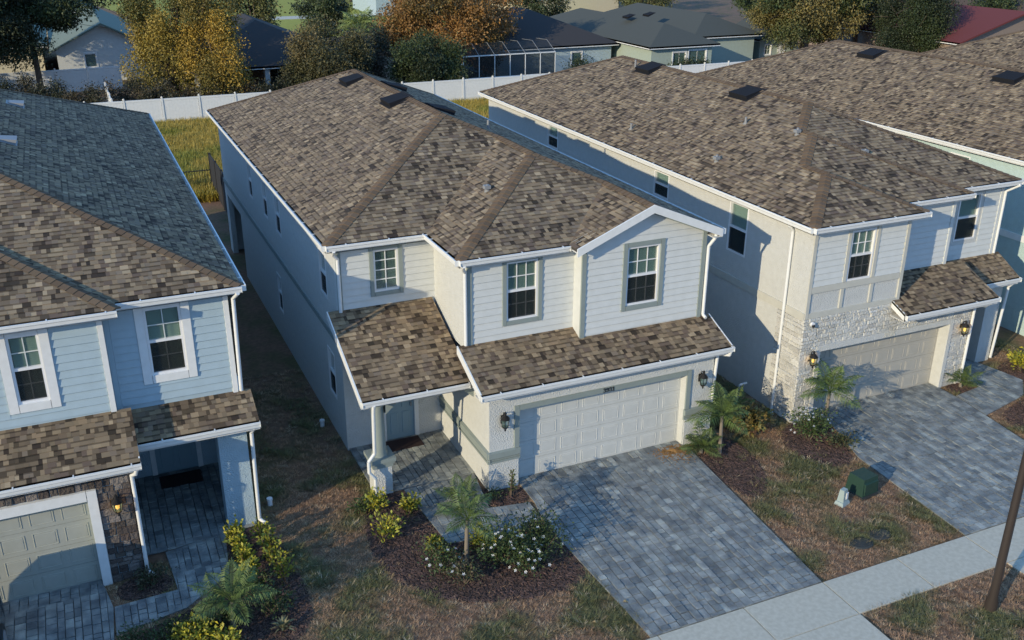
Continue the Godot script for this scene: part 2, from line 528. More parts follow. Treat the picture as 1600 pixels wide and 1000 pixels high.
# fascia board and gutter along an eave from a to b
func gutter(house: Node, a: Vector3, b: Vector3, trough := true) -> void:
	var U := (b - a).normalized()
	var fr := Transform3D(Basis(U, Vector3.UP, U.cross(Vector3.UP)), a)
	var L := (b - a).length()
	var f := MB.new()
	f.obox(fr, Vector3(0, -0.2, -0.03), Vector3(L, 0.008, 0.0))
	part(house, "fascia", f, "white")
	if not trough: return
	var g := MB.new()
	g.obox(fr, Vector3(0, -0.14, 0.002), Vector3(L, -0.128, 0.075))
	var s := [Vector2(0.075, -0.14), Vector2(0.085, -0.07), Vector2(0.105, -0.05), Vector2(0.105, 0.0), Vector2(0.075, 0.0), Vector2(0.075, -0.045), Vector2(0.06, -0.066), Vector2(0.06, -0.128)]
	for i in s.size() - 1:
		g.quad(fr * Vector3(0, s[i].y, s[i].x), fr * Vector3(L, s[i].y, s[i].x), fr * Vector3(L, s[i + 1].y, s[i + 1].x), fr * Vector3(0, s[i + 1].y, s[i + 1].x))
	for e in [-0.004, L]: g.obox(fr, Vector3(e, -0.14, 0.002), Vector3(e + 0.004, 0.0, 0.105))
	var u := 0.5
	while u < L:
		g.obox(fr, Vector3(u - 0.014, -0.006, 0.0), Vector3(u + 0.014, 0.003, 0.11))
		u += 1.1
	part(house, "gutter", g, "white")

func downspout(house: Node, pts: Array) -> void:
	var m := MB.new(); m.pipe(pts, 0.045, 8)
	part(house, "downspout", m, "white")

func caps(rf: Roofs, a: Vector3, b: Vector3, na: Vector3, nb: Vector3) -> void:
	# a row of bent cap shingles over a hip or ridge; na, nb point down each side
	var mb := rf.rest
	var d := (b - a); var L := d.length(); d /= L
	var up := Vector3.UP
	var s := 0.0
	while s < L:
		var e := minf(s + 0.19, L)
		mb.col = (rf.cols[1] as Color).lerp(rf.cols[2], rng.randf_range(0.4, 1.0)) * Color(1.0, 0.93, 0.88)
		var p0 := a + d * s + up * 0.032; var p1 := a + d * e + up * 0.018
		var q0 := p0 + na * 0.16; var q1 := p1 + na * 0.16
		var r0 := p0 + nb * 0.16; var r1 := p1 + nb * 0.16
		mb.quad(q0, p0, p1, q1); mb.quad(p0, r0, r1, p1)
		mb.quad(q0 - up * 0.03, p0 - up * 0.03, p0, q0); mb.quad(p0 - up * 0.03, r0 - up * 0.03, r0, p0)
		s = e

class Roofs:
	var all := []
	var cols: Array
	var rest := MB.new()

func roof_part(house: Node, nm: String, polys: Array, rf: Roofs) -> Node:
	var u := MB.new()
	for p in polys: u.slab(p, 0.06)
	var node := part(house, nm, u, "underlay")
	for p in polys:
		var U: Vector3 = (p[1] - p[0]).normalized()
		var nn: Vector3 = (p[1] - p[0]).cross(p[2] - p[0]).normalized()
		var ts := tiles(rf.rest, p, p[0], U, nn.cross(U), S_ROW, S_LEN, rf.cols, shingle_w, 0.011, 0.0, "shingle")
		for t in ts:
			t.append(node); rf.all.append(t)
	return node

func roofs(tone: Color) -> Roofs:
	var r := Roofs.new()
	for c in shingle_cols: r.cols.append(c * tone)
	return r

func finish_roof(house: Node, rf: Roofs, limit := 300) -> void:
	place_tiles(rf.all, rf.rest, limit, "shingle", rf.cols, S_ROW, S_LEN, 0.0, 0.011, "shingle")
	var o := part(house, "shingle_field", rf.rest, "shingle")
	o.set_meta("kind", "stuff")

# hip roof whose front edge steps back; all in plan: left/right/back eaves, steps = [[eave x of the step, front eave z], ...]
func side_down(x: float) -> Vector3: return Vector3(x, -PITCH * absf(x), 0).normalized()

func roof_vent(house: Node, at: Vector3, slope: float, turn := 0.0, material := "vent", size := 1.0) -> void:
	# low box vent, its mouth down the slope
	var t := Transform3D(Basis(Vector3(0, 0, 1), slope), at) * Transform3D(Basis(Vector3.UP, turn).scaled(v3(size, 1.0, size)), Vector3.ZERO)
	var m := MB.new()
	m.quad(t * Vector3(-0.42, 0.16, 0.5), t * Vector3(0.28, 0.05, 0.42), t * Vector3(0.28, 0.05, -0.42), t * Vector3(-0.42, 0.16, -0.5))
	m.quad(t * Vector3(-0.42, 0.0, 0.5), t * Vector3(-0.42, 0.16, 0.5), t * Vector3(-0.42, 0.16, -0.5), t * Vector3(-0.42, 0.0, -0.5))
	m.quad(t * Vector3(-0.42, 0.0, 0.5), t * Vector3(0.28, 0.0, 0.42), t * Vector3(0.28, 0.05, 0.42), t * Vector3(-0.42, 0.16, 0.5))
	m.quad(t * Vector3(0.28, 0.0, -0.42), t * Vector3(-0.42, 0.0, -0.5), t * Vector3(-0.42, 0.16, -0.5), t * Vector3(0.28, 0.05, -0.42))
	m.obox(t, Vector3(-0.5, 0.008, -0.56), Vector3(0.4, 0.02, 0.56))
	part(house, "roof_vent", m, material)

func vent_pipe(house: Node, at: Vector3, h := 0.28, hood := false) -> void:
	var m := MB.new()
	m.lathe(at - Vector3(0, 0.05, 0), [Vector2(0.1, 0.0), Vector2(0.08, 0.06), Vector2(0.042, 0.1), Vector2(0.038, h)], 10)
	if hood: m.obox(Transform3D(Basis(), at), Vector3(-0.1, 0.06, -0.08), Vector3(0.07, 0.15, 0.08))
	part(house, "vent_pipe", m, "lead")

func garage_door(house: Node, fr: Transform3D, u0: float, u1: float, y1: float, material: String, cols := 8, rows := 4) -> void:
	var m := MB.new()
	for r in rows:
		m.obox(fr, Vector3(u0, y1 * r / rows + 0.004, -0.05), Vector3(u1, y1 * (r + 1) / rows - 0.004, 0))
	m.obox(fr, Vector3(u0, 0.01, -0.06), Vector3(u1, y1, -0.051))
	var d := part(house, "garage_door", m, material)
	var pw := (u1 - u0) / cols; var ph := y1 / rows
	for r in rows:
		for c in cols:
			var a := u0 + pw * c + 0.07; var b := a + pw - 0.14
			var y0 := ph * r + 0.09; var yy := ph * (r + 1) - 0.09
			var p := MB.new()
			# raised frame bead and raised field
			for q in [[a, a + 0.022, y0, yy], [b - 0.022, b, y0, yy], [a + 0.022, b - 0.022, y0, y0 + 0.022], [a + 0.022, b - 0.022, yy - 0.022, yy]]:
				p.bevel(fr, Vector3(q[0], q[2], 0), Vector3(q[1], q[3], 0.009), 0.005)
			p.bevel(fr, Vector3(a + 0.04, y0 + 0.04, 0), Vector3(b - 0.04, yy - 0.04, 0.006), 0.005)
			part(d, "door_panel", p, material)

func lantern(at: Vector3, label: String, lit: bool, s := 1.0) -> void:
	var t := thing("wall_lantern", label, "lantern", at, "carriage lanterns beside the garage doors")
	var z := Vector3(0, 0, 1)
	var m := MB.new()
	m.obox(Transform3D(Basis(), at), Vector3(-0.06, -0.1, -0.15), Vector3(0.06, 0.12, -0.13))
	m.pipe([at + Vector3(0, -0.08, -0.14), at + Vector3(0, -0.22, -0.08), at + Vector3(0, -0.2, 0.0)], 0.014, 6)
	m.pipe([at + Vector3(0, 0.06, -0.14), at + Vector3(0, 0.2, -0.1), at + Vector3(0, 0.24, -0.02)], 0.011, 6)
	part(t, "bracket", m, "black_metal")
	var b := MB.new()
	b.lathe(at, [Vector2(0.01, -0.26), Vector2(0.025, -0.24), Vector2(0.02, -0.2), Vector2(0.07, -0.16), Vector2(0.085, -0.13)], 10)
	part(t, "base_cup", b, "black_metal")
	var r := MB.new()
	r.lathe(at, [Vector2(0.115, 0.07), Vector2(0.12, 0.085), Vector2(0.08, 0.14), Vector2(0.035, 0.17), Vector2(0.03, 0.2), Vector2(0.04, 0.22), Vector2(0.012, 0.27)], 10)
	part(t, "cap", r, "black_metal")
	var k := MB.new()
	for i in 6:
		var an := TAU * i / 6
		k.tube(at + Vector3(cos(an) * 0.085, -0.13, sin(an) * 0.085), at + Vector3(cos(an) * 0.115, 0.075, sin(an) * 0.115), 0.008, 0.008, 5)
	part(t, "cage", k, "black_metal")
	var g := MB.new()
	g.lathe(at, [Vector2(0.075, -0.12), Vector2(0.104, 0.068)], 10)
	part(t, "pane", g, "glass")
	if lit:
		var l := MB.new(); l.lathe(at, [Vector2(0.01, -0.09), Vector2(0.04, -0.06), Vector2(0.045, -0.01), Vector2(0.02, 0.04), Vector2(0.005, 0.05)], 8)
		part(t, "bulb", l, "bulb")
		var o := OmniLight3D.new()
		o.light_color = Color(1, 0.75, 0.35); o.light_energy = 0.03; o.light_size = 0.05; o.omni_range = 6.0; o.omni_attenuation = 2.0; o.shadow_enabled = true
		t.add_child(o); o.position = Vector3(0, -0.01, 0)

func lettering(house: Node, text: String, at: Vector3, h: float, material: String) -> void:
	var tm := TextMesh.new()
	var f := SystemFont.new(); f.font_names = PackedStringArray(["Droid Serif"]); f.font_weight = 700
	tm.font = f; tm.text = text; tm.font_size = 32; tm.pixel_size = h / 24.0; tm.depth = 0.012
	tm.material = M[material]
	add(house, "house_number", tm, Transform3D(Basis(), at))

func v3(x: float, y: float, z: float) -> Vector3: return Vector3(x, y, z)

# stepped hip roof: every step shares the eave x = xl; step i reaches x = s[i][0] with its front eave at z = s[i][1]
func stepped_roof(house: Node, rf: Roofs, xl: float, s: Array, zb: float, gable: bool, mirror: bool, e := HE) -> void:
	var k := s.size()
	var P := []; var Q := []
	for i in k:
		var h: float = (s[i][0] - xl) / 2
		P.append(v3(xl + h, e + PITCH * h, s[i][1] - (0.0 if gable and i == 0 else h)))
		Q.append(v3(xl + h, e + PITCH * h, (s[i + 1][1] - h) if i < k - 1 else zb + h))
	var left := [v3(xl, e, zb), v3(xl, e, s[0][1])]
	for i in k:
		left.append(P[i]); left.append(Q[i])
	var polys := [left]
	var cap := []
	var FD := Vector3(0, -PITCH, 1).normalized(); var LD := Vector3(-1, -PITCH, 0).normalized(); var RD := Vector3(1, -PITCH, 0).normalized(); var BD := Vector3(0, -PITCH, -1).normalized()
	if not gable: cap.append([left[1], P[0], LD, FD])
	for i in k:
		var f: float = s[i][1]; var x: float = s[i][0]
		if i > 0: polys.append([v3(s[i - 1][0], e, f), v3(x, e, f), P[i], Q[i - 1]])
		elif not gable: polys.append([v3(xl, e, f), v3(x, e, f), P[0]])
		polys.append([v3(x, e, f), v3(x, e, s[i + 1][1] if i < k - 1 else zb), Q[i], P[i]])
		if not (gable and i == 0): cap.append([v3(x, e, f), P[i], FD, RD])
		cap.append([P[i], Q[i], LD, RD])
		if i < k - 1: cap.append([Q[i], P[i + 1], LD, FD])
	polys.append([v3(s[-1][0], e, zb), v3(xl, e, zb), Q[-1]])
	cap.append([v3(xl, e, zb), Q[-1], BD, LD]); cap.append([v3(s[-1][0], e, zb), Q[-1], RD, BD])
	if mirror:
		var mp := []
		for p in polys:
			var r := []
			for q in p: r.append(v3(-q.x, q.y, q.z))
			r.reverse()
			var m := r.size()
			var o := []
			for i in m: o.append(r[(i + m - 2) % m])
			mp.append(o)
		polys = mp
		for c in cap:
			for i in 4: c[i] = v3(-c[i].x, c[i].y, c[i].z)
			var t = c[2]; c[2] = c[3]; c[3] = t
	roof_part(house, "roof", polys, rf)
	for c in cap:
		var d: Vector3 = (c[1] - c[0]).normalized()
		var na: Vector3 = (c[2] - d * d.dot(c[2])).normalized(); var nb: Vector3 = (c[3] - d * d.dot(c[3])).normalized()
		caps(rf, c[0], c[1], na, nb)

func soffit(house: Node, lo: Vector3, hi: Vector3) -> void:
	var m := MB.new(); m.box(lo, hi); part(house, "soffit", m, "soffit")

func front_door(house: Node, fr: Transform3D, u0: float, u1: float, y1: float, material: String, casing: String) -> void:
	var m := MB.new(); m.obox(fr, v3(u0, 0.03, -0.08), v3(u1, y1, -0.03))
	var d := part(house, "front_door", m, material)
	var pw := (u1 - u0 - 0.36) / 2
	for c in 2:
		for r in [[0.2, 0.85], [0.98, 1.9]]:
			var p := MB.new(); var a := u0 + 0.12 + c * (pw + 0.12)
			p.bevel(fr, v3(a, r[0], -0.03), v3(a + pw, r[1], -0.015), 0.012); part(d, "door_panel", p, material)
	var h := MB.new(); h.obox(fr, v3(u1 - 0.1, 0.98, -0.03), v3(u1 - 0.07, 1.1, 0.02)); part(d, "handle", h, "lead")
	for q in [[u0 - 0.13, u0, 0.02, y1 + 0.13], [u1, u1 + 0.13, 0.02, y1 + 0.13], [u0 + 0.001, u1 - 0.001, y1, y1 + 0.129]]:
		strip(d, "casing", fr, v3(q[0], q[2], -0.02), v3(q[1], q[3], 0.035), casing)

func stones(house: Node, fr: Transform3D, rects: Array, cols: Array, hgt: Array, lens: Array, depth: float) -> void:
	var ls: Array = lens
	var meshes := {}
	for r in rects:
		var y: float = r[2]
		while y < r[3] - 0.02:
			var hi := rng.randi_range(0, hgt.size() - 1)
			var h: float = minf(hgt[hi], r[3] - y)
			var u: float = r[0]
			while u < r[1] - 0.02:
				var l: float = minf(ls[rng.randi_range(0, ls.size() - 1)] * rng.randf_range(0.85, 1.15), r[1] - u)
				if r[1] - u - l < 0.06: l = r[1] - u
				var m := MB.new(); m.col = cols[rng.randi_range(0, cols.size() - 1)] * rng.randf_range(0.85, 1.15)
				var z: float = depth * rng.randf_range(0.5, 1.2)
				var a := []; var b := []
				for q in [[u + 0.004, y + 0.004], [u + l - 0.004, y + 0.004], [u + l - 0.004, y + h - 0.004], [u + 0.004, y + h - 0.004]]:
					a.append(fr * v3(q[0], q[1], 0.0))
					var cx := u + l / 2; var cy := y + h / 2
					b.append(fr * v3(lerpf(q[0], cx, rng.randf_range(0.06, 0.2)), lerpf(q[1], cy, rng.randf_range(0.1, 0.3)), z * rng.randf_range(0.75, 1.1)))
				m.quad(b[0], b[1], b[2], b[3])
				for i in 4: m.quad(a[i], a[(i + 1) % 4], b[(i + 1) % 4], b[i])
				part(house, "stone", m, "stone")
				u += l
			y += h

func build_main() -> void:
	var hs := thing("house", "white two-storey house numbered 3931 with sage trim and white double garage door", "house", v3(1.9, 0, -10))
	var rf := roofs(Color(1, 1, 1))
	# --- walls
	var st := MB.new()
	var fl := frame(v3(-2.7, 0, 0), "left")
	var sw := [[-15.6, -14.9, 4.0, 5.25], [-12.95, -12.25, 4.0, 5.25], [-10.95, -10.2, 4.0, 5.25], [-5.2, -4.45, 4.0, 5.25], [-4.95, -4.2, 1.15, 2.5], [-11.65, -11.0, 1.1, 2.4]]
	wall(st, fl, -22.0, -3.601, 0, HE + 0.08, sw + [[-21.4, -18.3, 0.0, 2.55]])
	wall(st, frame(v3(6.45, 0, 0), "right"), 0.871, 22.0, 0, HE + 0.08)
	wall(st, frame(v3(0, 0, -22.0), "back"), -6.249, 2.499, 0, HE + 0.08)
	wall(st, frame(v3(0, 0, -3.4), "front"), -2.7, 0.2, 0, 3.89, [[-1.6, -0.8, 0.0, 2.05]])
	# lanai recess behind the side opening
	wall(st, frame(v3(1.2, 0, 0), "left"), -22.0, -18.1, 0, 2.9); wall(st, frame(v3(0, 0, -18.1), "back"), -1.2, 2.5, 0, 2.9)
	# garage
	var fg := frame(Vector3.ZERO, "front")
	wall(st, fg, 0.0, 6.53, 0, 3.1, [[0.804, 5.684, 0.0, 2.14]], 0.32)
	wall(st, frame(v3(0, 0, 0), "left"), -3.4, -0.321, 0, 3.2)
	wall(st, frame(v3(6.53, 0, 0), "right"), 0.321, 3.0, 0, 3.2)
	# side wall of the upper bay
	wall(st, frame(v3(-0.11, 0, 0), "left"), -3.4, -1.261, 3.4, HE + 0.08)
	part(hs, "wall", st, "stucco")
	# lower plinth, proud of the wall, and the moulded band above it
	var pl := MB.new()
	pl.obox(fg, v3(-0.03, 0, 0.001), v3(0.78, 0.84, 0.03)); part(hs, "plinth", pl, "stucco")
	pl = MB.new(); pl.obox(fg, v3(5.71, 0, 0.001), v3(6.56, 0.84, 0.03)); part(hs, "plinth", pl, "stucco")
	pl = MB.new(); pl.obox(frame(Vector3.ZERO, "left"), v3(-3.4, 0, 0.001), v3(0, 0.84, 0.029)); part(hs, "plinth", pl, "stucco")
	for q in [[fg, -0.06, 0.83], [fg, 5.66, 6.59], [frame(Vector3.ZERO, "left"), -3.4, 0.06]]:
		var bm := MB.new()
		bm.bevel(q[0], v3(q[1], 0.80, 0.0), v3(q[2], 0.87, 0.055), 0.012); bm.bevel(q[0], v3(q[1], 0.871, 0.0), v3(q[2], 0.93, 0.045), 0.012); bm.bevel(q[0], v3(q[1], 0.931, 0.0), v3(q[2], 1.12, 0.075), 0.02)
		part(hs, "band_course", bm, "trim_sage")
	for q in [[0.664, 0.803, 1.12, 2.28], [5.685, 5.824, 1.12, 2.28], [0.803, 5.685, 2.141, 2.28]]: strip(hs, "garage_casing", fg, v3(q[0], q[2], 0.0), v3(q[1], q[3], 0.04), "trim_sage")
	garage_door(hs, frame(v3(0, 0, -0.24), "front"), 0.804, 5.684, 2.14, "door_white")
	lettering(hs, "3931", v3(3.3, 2.21, 0.046), 0.115, "black_metal")
	strip(hs, "belt_course", fl, v3(-22.0, 2.98, 0.001), v3(-3.4, 3.16, 0.03), "trim_sage")
	# --- upper bays with lap siding
	var bays := [[-2.7, -0.11, -3.4, 3.9, [[-1.73, -1.07, 4.43, 5.56]]], [-0.11, 2.79, -1.1, 3.4, [[0.93, 1.79, 4.06, 5.6]]], [2.79, 6.45, -0.71, 3.3, [[4.09, 5.05, 4.1, 5.68]]]]
	for i in 3:
		var b: Array = bays[i]
		var fr := frame(v3(0, 0, b[2]), "front")
		var m := MB.new()
		wall(m, fr, b[0], b[1], b[3], HE + 0.06, b[4], 0.2 if i == 0 else 0.16)
		if i == 2:
			for q in 1: # gable triangle
				var t := [fr * v3(2.6, HE + 0.06, 0), fr * v3(6.6, HE + 0.06, 0), fr * v3(4.617, HE + 0.06 + 0.80, 0)]
				m.poly(t); m.poly([t[0] - v3(0, 0, 0.16), t[2] - v3(0, 0, 0.16), t[1] - v3(0, 0, 0.16)])
			wall(m, frame(v3(2.79, 0, 0), "left"), -1.1, -0.87, 3.4, HE + 0.06, [], 0.16)
		var w := part(hs, "bay_wall", m, "siding")
		var h: Array = b[4][0]
		var grown := [[h[0] - 0.11, h[1] + 0.11, h[2] - 0.11, h[3] + 0.11]]
		if i < 2:
			siding(w, fr, b[0] + 0.13, b[1], b[3], 5.74 if i == 0 else 5.74, grown, "siding")
			strip(w, "frieze", fr, v3(b[0] + 0.13, 5.62, 0.0), v3(b[1], 5.78, 0.04), "trim_sage")
		else:
			siding(w, fr, b[0] + 0.13, b[1] - 0.13, b[3], HE + 0.8, grown, "siding", [2.79, 6.45, HE + 0.02, PITCH])
			strip(w, "corner_board", fr, v3(b[1] - 0.13, b[3], 0.0), v3(b[1], HE, 0.045), "trim_sage")
			for sd in [-1, 1]: # rake frieze
				var a := fr * v3(4.62 + sd * 1.9, HE - 0.03, 0.0); var c := fr * v3(4.62, HE + 0.03 + PITCH * 1.75, 0.0)
				var U := (c - a).normalized() if sd < 0 else (a - c).normalized()
				var f2 := Transform3D(Basis(U, Vector3(0, 0, 1).cross(U), Vector3(0, 0, 1)), a if sd < 0 else c)
				strip(w, "frieze", f2, v3(0, -0.12, 0.001), v3((c - a).length(), 0.02, 0.042), "trim_sage")
		strip(w, "corner_board", fr, v3(b[0], b[3], 0.0), v3(b[0] + 0.13, HE - 0.1, 0.045), "trim_sage")
	window(hs, frame(v3(0, 0, -3.4), "front"), -1.73, -1.07, 4.43, 5.56, {"single": true, "cols": 2, "rows": 4, "casing": 0.11, "blind": false})
	window(hs, frame(v3(0, 0, -1.1), "front"), 0.93, 1.79, 4.06, 5.6, {"cols": 3, "rows": 4, "casing": 0.11})
	window(hs, frame(v3(0, 0, -0.71), "front"), 4.09, 5.05, 4.1, 5.68, {"cols": 3, "rows": 4, "casing": 0.13})
	for q in sw: window(hs, fl, q[0], q[1], q[2], q[3], {"cols": 1, "rows": 1, "casing": 0.0, "blind_material": "blind_white"})
	# --- roofs
	stepped_roof(hs, rf, -6.73, [[-2.5, -0.42], [0.39, -0.83], [2.98, -3.12]], -22.27, true, true)
	roof_part(hs, "porch_roof", [[v3(-2.98, 2.88, -0.56), v3(-0.2, 2.88, -0.56), v3(-0.2, 4.08, -3.4), v3(-2.98, 4.08, -3.4)]], rf)
	var gr := func(z: float) -> float: return 2.97 + 0.417 * (0.42 - z)
	roof_part(hs, "garage_roof", [[v3(-0.36, gr.call(0.42), 0.42), v3(6.73, gr.call(0.42), 0.42), v3(6.73, gr.call(-0.71), -0.71), v3(2.79, gr.call(-0.71), -0.71), v3(2.79, gr.call(-1.1), -1.1), v3(-0.36, gr.call(-1.1), -1.1)]], rf)
	finish_roof(hs, rf)
	# rakes: sloping boards at the open ends of the shed roofs and on the gable
	for q in [[v3(-0.36, gr.call(-1.1), -1.1), v3(-0.36, gr.call(0.42), 0.42), v3(-0.03, 0, 0)], [v3(6.73, gr.call(-0.71), -0.71), v3(6.73, gr.call(0.42), 0.42), v3(0.03, 0, 0)], [v3(-2.98, 4.08, -3.4), v3(-2.98, 2.88, -0.56), v3(-0.03, 0, 0)],
			[v3(2.5, HE, -0.42), v3(4.617, HE + PITCH * 2.115, -0.42), v3(0, 0, 0.035)], [v3(4.617, HE + PITCH * 2.115, -0.42), v3(6.73, HE, -0.42), v3(0, 0, 0.035)]]:
		var m := MB.new()
		var a: Vector3 = q[0] + v3(0, 0.016, 0); var b: Vector3 = q[1] + v3(0, 0.016, 0); var o: Vector3 = q[2]; var dn := v3(0, -0.21, 0)
		m.quad(a + o + dn, b + o + dn, b + o, a + o); m.quad(a, b, b + dn, a + dn); m.quad(a + o, b + o, b, a); m.quad(a + dn, b + dn, b + dn + o, a + dn + o); m.quad(a + dn, a + dn + o, a + o, a); m.quad(b + dn + o, b + dn, b, b + o)
		part(hs, "rake_board", m, "white")
	gutter(hs, v3(-2.98, HE, -22.27), v3(-2.98, HE, -3.12)); gutter(hs, v3(-2.98, HE, -3.12), v3(-0.39, HE, -3.12)); gutter(hs, v3(-0.39, HE, -3.12), v3(-0.39, HE, -0.83)); gutter(hs, v3(-0.39, HE, -0.83), v3(2.5, HE, -0.83))
	gutter(hs, v3(6.73, HE, -0.42), v3(6.73, HE, -22.27)); gutter(hs, v3(6.73, HE, -22.27), v3(-2.98, HE, -22.27))
	gutter(hs, v3(-2.98, 2.88, -0.56), v3(-0.3, 2.88, -0.56)); gutter(hs, v3(-0.39, 2.97, 0.42), v3(6.76, 2.97, 0.42))
	for q in [[-2.98, -2.7, -22.0, -3.4], [6.45, 6.73, -22.0, -0.4], [-2.98, -0.11, -3.4, -3.12], [-0.39, -0.11, -3.12, -1.1], [-0.39, 2.79, -1.1, -0.83], [6.45, 6.73, -0.8, -0.72]]: soffit(hs, v3(q[0], HE - 0.2, q[2]), v3(q[1], HE - 0.185, q[3]))
	for sd in [-1, 1]: # sloping soffit under the gable's rakes
		var e0 := v3(4.617 + sd * 2.11, HE - 0.09, -0.425); var e1 := v3(4.617, HE - 0.09 + PITCH * 2.11, -0.425)
		var sm := MB.new(); var q := [e0, e1, e1 - v3(0, 0, 0.284), e0 - v3(0, 0, 0.284)]
		if sd > 0: q.reverse()
		sm.slab(q, 0.015); part(hs, "soffit", sm, "soffit")
	soffit(hs, v3(-0.36, 2.76, 0.0), v3(6.73, 2.775, 0.42)); soffit(hs, v3(-2.68, 2.68, -3.4), v3(-0.001, 2.695, -0.56))
	# downspouts
	downspout(hs, [v3(-2.8, HE - 0.14, -3.05), v3(-2.78, HE - 0.3, -3.25), v3(-2.66, HE - 0.45, -3.32), v3(-2.66, 4.05, -3.32)])
	downspout(hs, [v3(-0.3, HE - 0.14, -0.76), v3(-0.28, HE - 0.25, -0.9), v3(-0.17, HE - 0.4, -1.04), v3(-0.17, 3.62, -1.04)])
	downspout(hs, [v3(6.6, HE - 0.14, -0.5), v3(6.6, HE - 0.22, -0.5), v3(6.5, HE - 0.5, -0.64), v3(6.5, 3.5, -0.64), v3(6.5, 3.45, -0.5)])
	downspout(hs, [v3(6.7, 2.83, 0.45), v3(6.7, 2.7, 0.4), v3(6.58, 2.62, 0.06), v3(6.58, 0.12, -0.1)])
	downspout(hs, [v3(-2.72, 2.75, -0.5), v3(-2.72, 2.5, -0.56), v3(-2.7, 1.35, -0.72), v3(-2.86, 1.15, -0.72), v3(-2.86, 0.85, -0.72), v3(-2.72, 0.65, -0.72), v3(-2.72, 0.1, -0.72), v3(-2.8, 0.04, -0.6)])
	# --- porch
	front_door(hs, frame(v3(0, 0, -3.4), "front"), -1.6, -0.8, 2.05, "door_blue", "white")
	var cl := MB.new(); cl.box(v3(-2.69, 0, -1.37), v3(-2.23, 0.8, -0.91)); part(hs, "pedestal", cl, "stucco")
	var cc := MB.new()
	for q in [[0.80, 0.9, 0.03], [0.901, 0.96, 0.06], [0.961, 1.06, 0.09]]: cc.box(v3(-2.69 - q[2], q[0], -1.37 - q[2]), v3(-2.23 + q[2], q[1], -0.91 + q[2]))
	part(hs, "pedestal_cap", cc, "trim_sage")
	var co := MB.new(); co.lathe(v3(-2.46, 1.06, -1.14), [Vector2(0.20, 0), Vector2(0.20, 0.06), Vector2(0.17, 0.08), Vector2(0.155, 1.35), Vector2(0.20, 1.38), Vector2(0.20, 1.45)], 20)
	part(hs, "column", co, "trim_sage")
	var be := MB.new()
	be.box(v3(-2.7, 2.51, -1.3), v3(0.0, 2.68, -0.98)); be.box(v3(-2.62, 2.51, -3.2), v3(-2.3, 2.678, -1.301))
	for sd in [[-2.3, 1], [0.0, -1]]:
		var x: float = sd[0]; var d: int = sd[1]
		var tri := [v3(x, 2.51, -0.98), v3(x, 2.2, -0.98), v3(x + d * 0.35, 2.51, -0.98)]
		if d < 0: tri.reverse()
		be.poly(tri)
		var bk := []
		for t in tri: bk.append(t - v3(0, 0, 0.32))
		bk.reverse(); be.poly(bk)
		be.quad(v3(x, 2.2, -1.3), v3(x, 2.2, -0.98), v3(x + d * 0.35, 2.51, -0.98), v3(x + d * 0.35, 2.51, -1.3))
	part(hs, "porch_beam", be, "trim_sage")
	var inf := MB.new()
	for sx in [-2.69, -2.55]:
		var pp := [v3(sx, 2.68, -3.4), v3(sx, 2.68, -0.7), v3(sx, 2.87, -0.7), v3(sx, 3.99, -3.4)]
		if sx > -2.6: pp.reverse()
		inf.poly(pp)
	part(hs, "porch_side", inf, "stucco")
	roof_vent(hs, v3(1.5, HE + PITCH * 4.48, -16.1), atan(PITCH)); roof_vent(hs, v3(1.6, HE + PITCH * 4.58, -11.3), atan(PITCH))
	roof_vent(hs, v3(2.4, HE + PITCH * 4.33, -14.5), -atan(PITCH), PI); roof_vent(hs, v3(2.4, HE + PITCH * 4.33, -9.8), -atan(PITCH), PI)
	vent_pipe(hs, v3(1.5, HE + PITCH * 1.89, -3.6), 0.22, true); vent_pipe(hs, v3(3.6, HE + PITCH * 3.1, -8.5), 0.35)
	lantern(v3(0.36, 1.98, 0.15), "black carriage lantern on white wall nearest the porch column, door number 3931", false)
	lantern(v3(6.12, 1.98, 0.15), "black carriage lantern on white wall above the young palm, door number 3931", false)
	var mt := MB.new(); mt.box(v3(-1.75, 0.062, -3.3), v3(-0.75, 0.085, -2.75)); tag(part(self, "doormat", mt, "rubber"), "dark red doormat before the door of the porch with round column", "doormat")

func side_house_walls(hs: Node, x0: float, x1: float, zf0: float, zf1: float, zb: float, holes: Array, material: String, belt: String) -> void:
	var m := MB.new()
	var fl := frame(v3(x0, 0, 0), "left")
	wall(m, fl, zb + 0.2, zf0, 0, HE + 0.08, holes)
	wall(m, frame(v3(x1, 0, 0), "right"), -zf1, -zb - 0.2, 0, HE + 0.08)
	wall(m, frame(v3(0, 0, zb), "back"), -x1, -x0, 0, HE + 0.08)
	part(hs, "wall", m, material)
	if belt: strip(hs, "belt_course", fl, v3(zb, 3.15, 0.001), v3(zf0 + (0.361 if belt == "greige" else 0.0), 3.38, 0.028), belt)

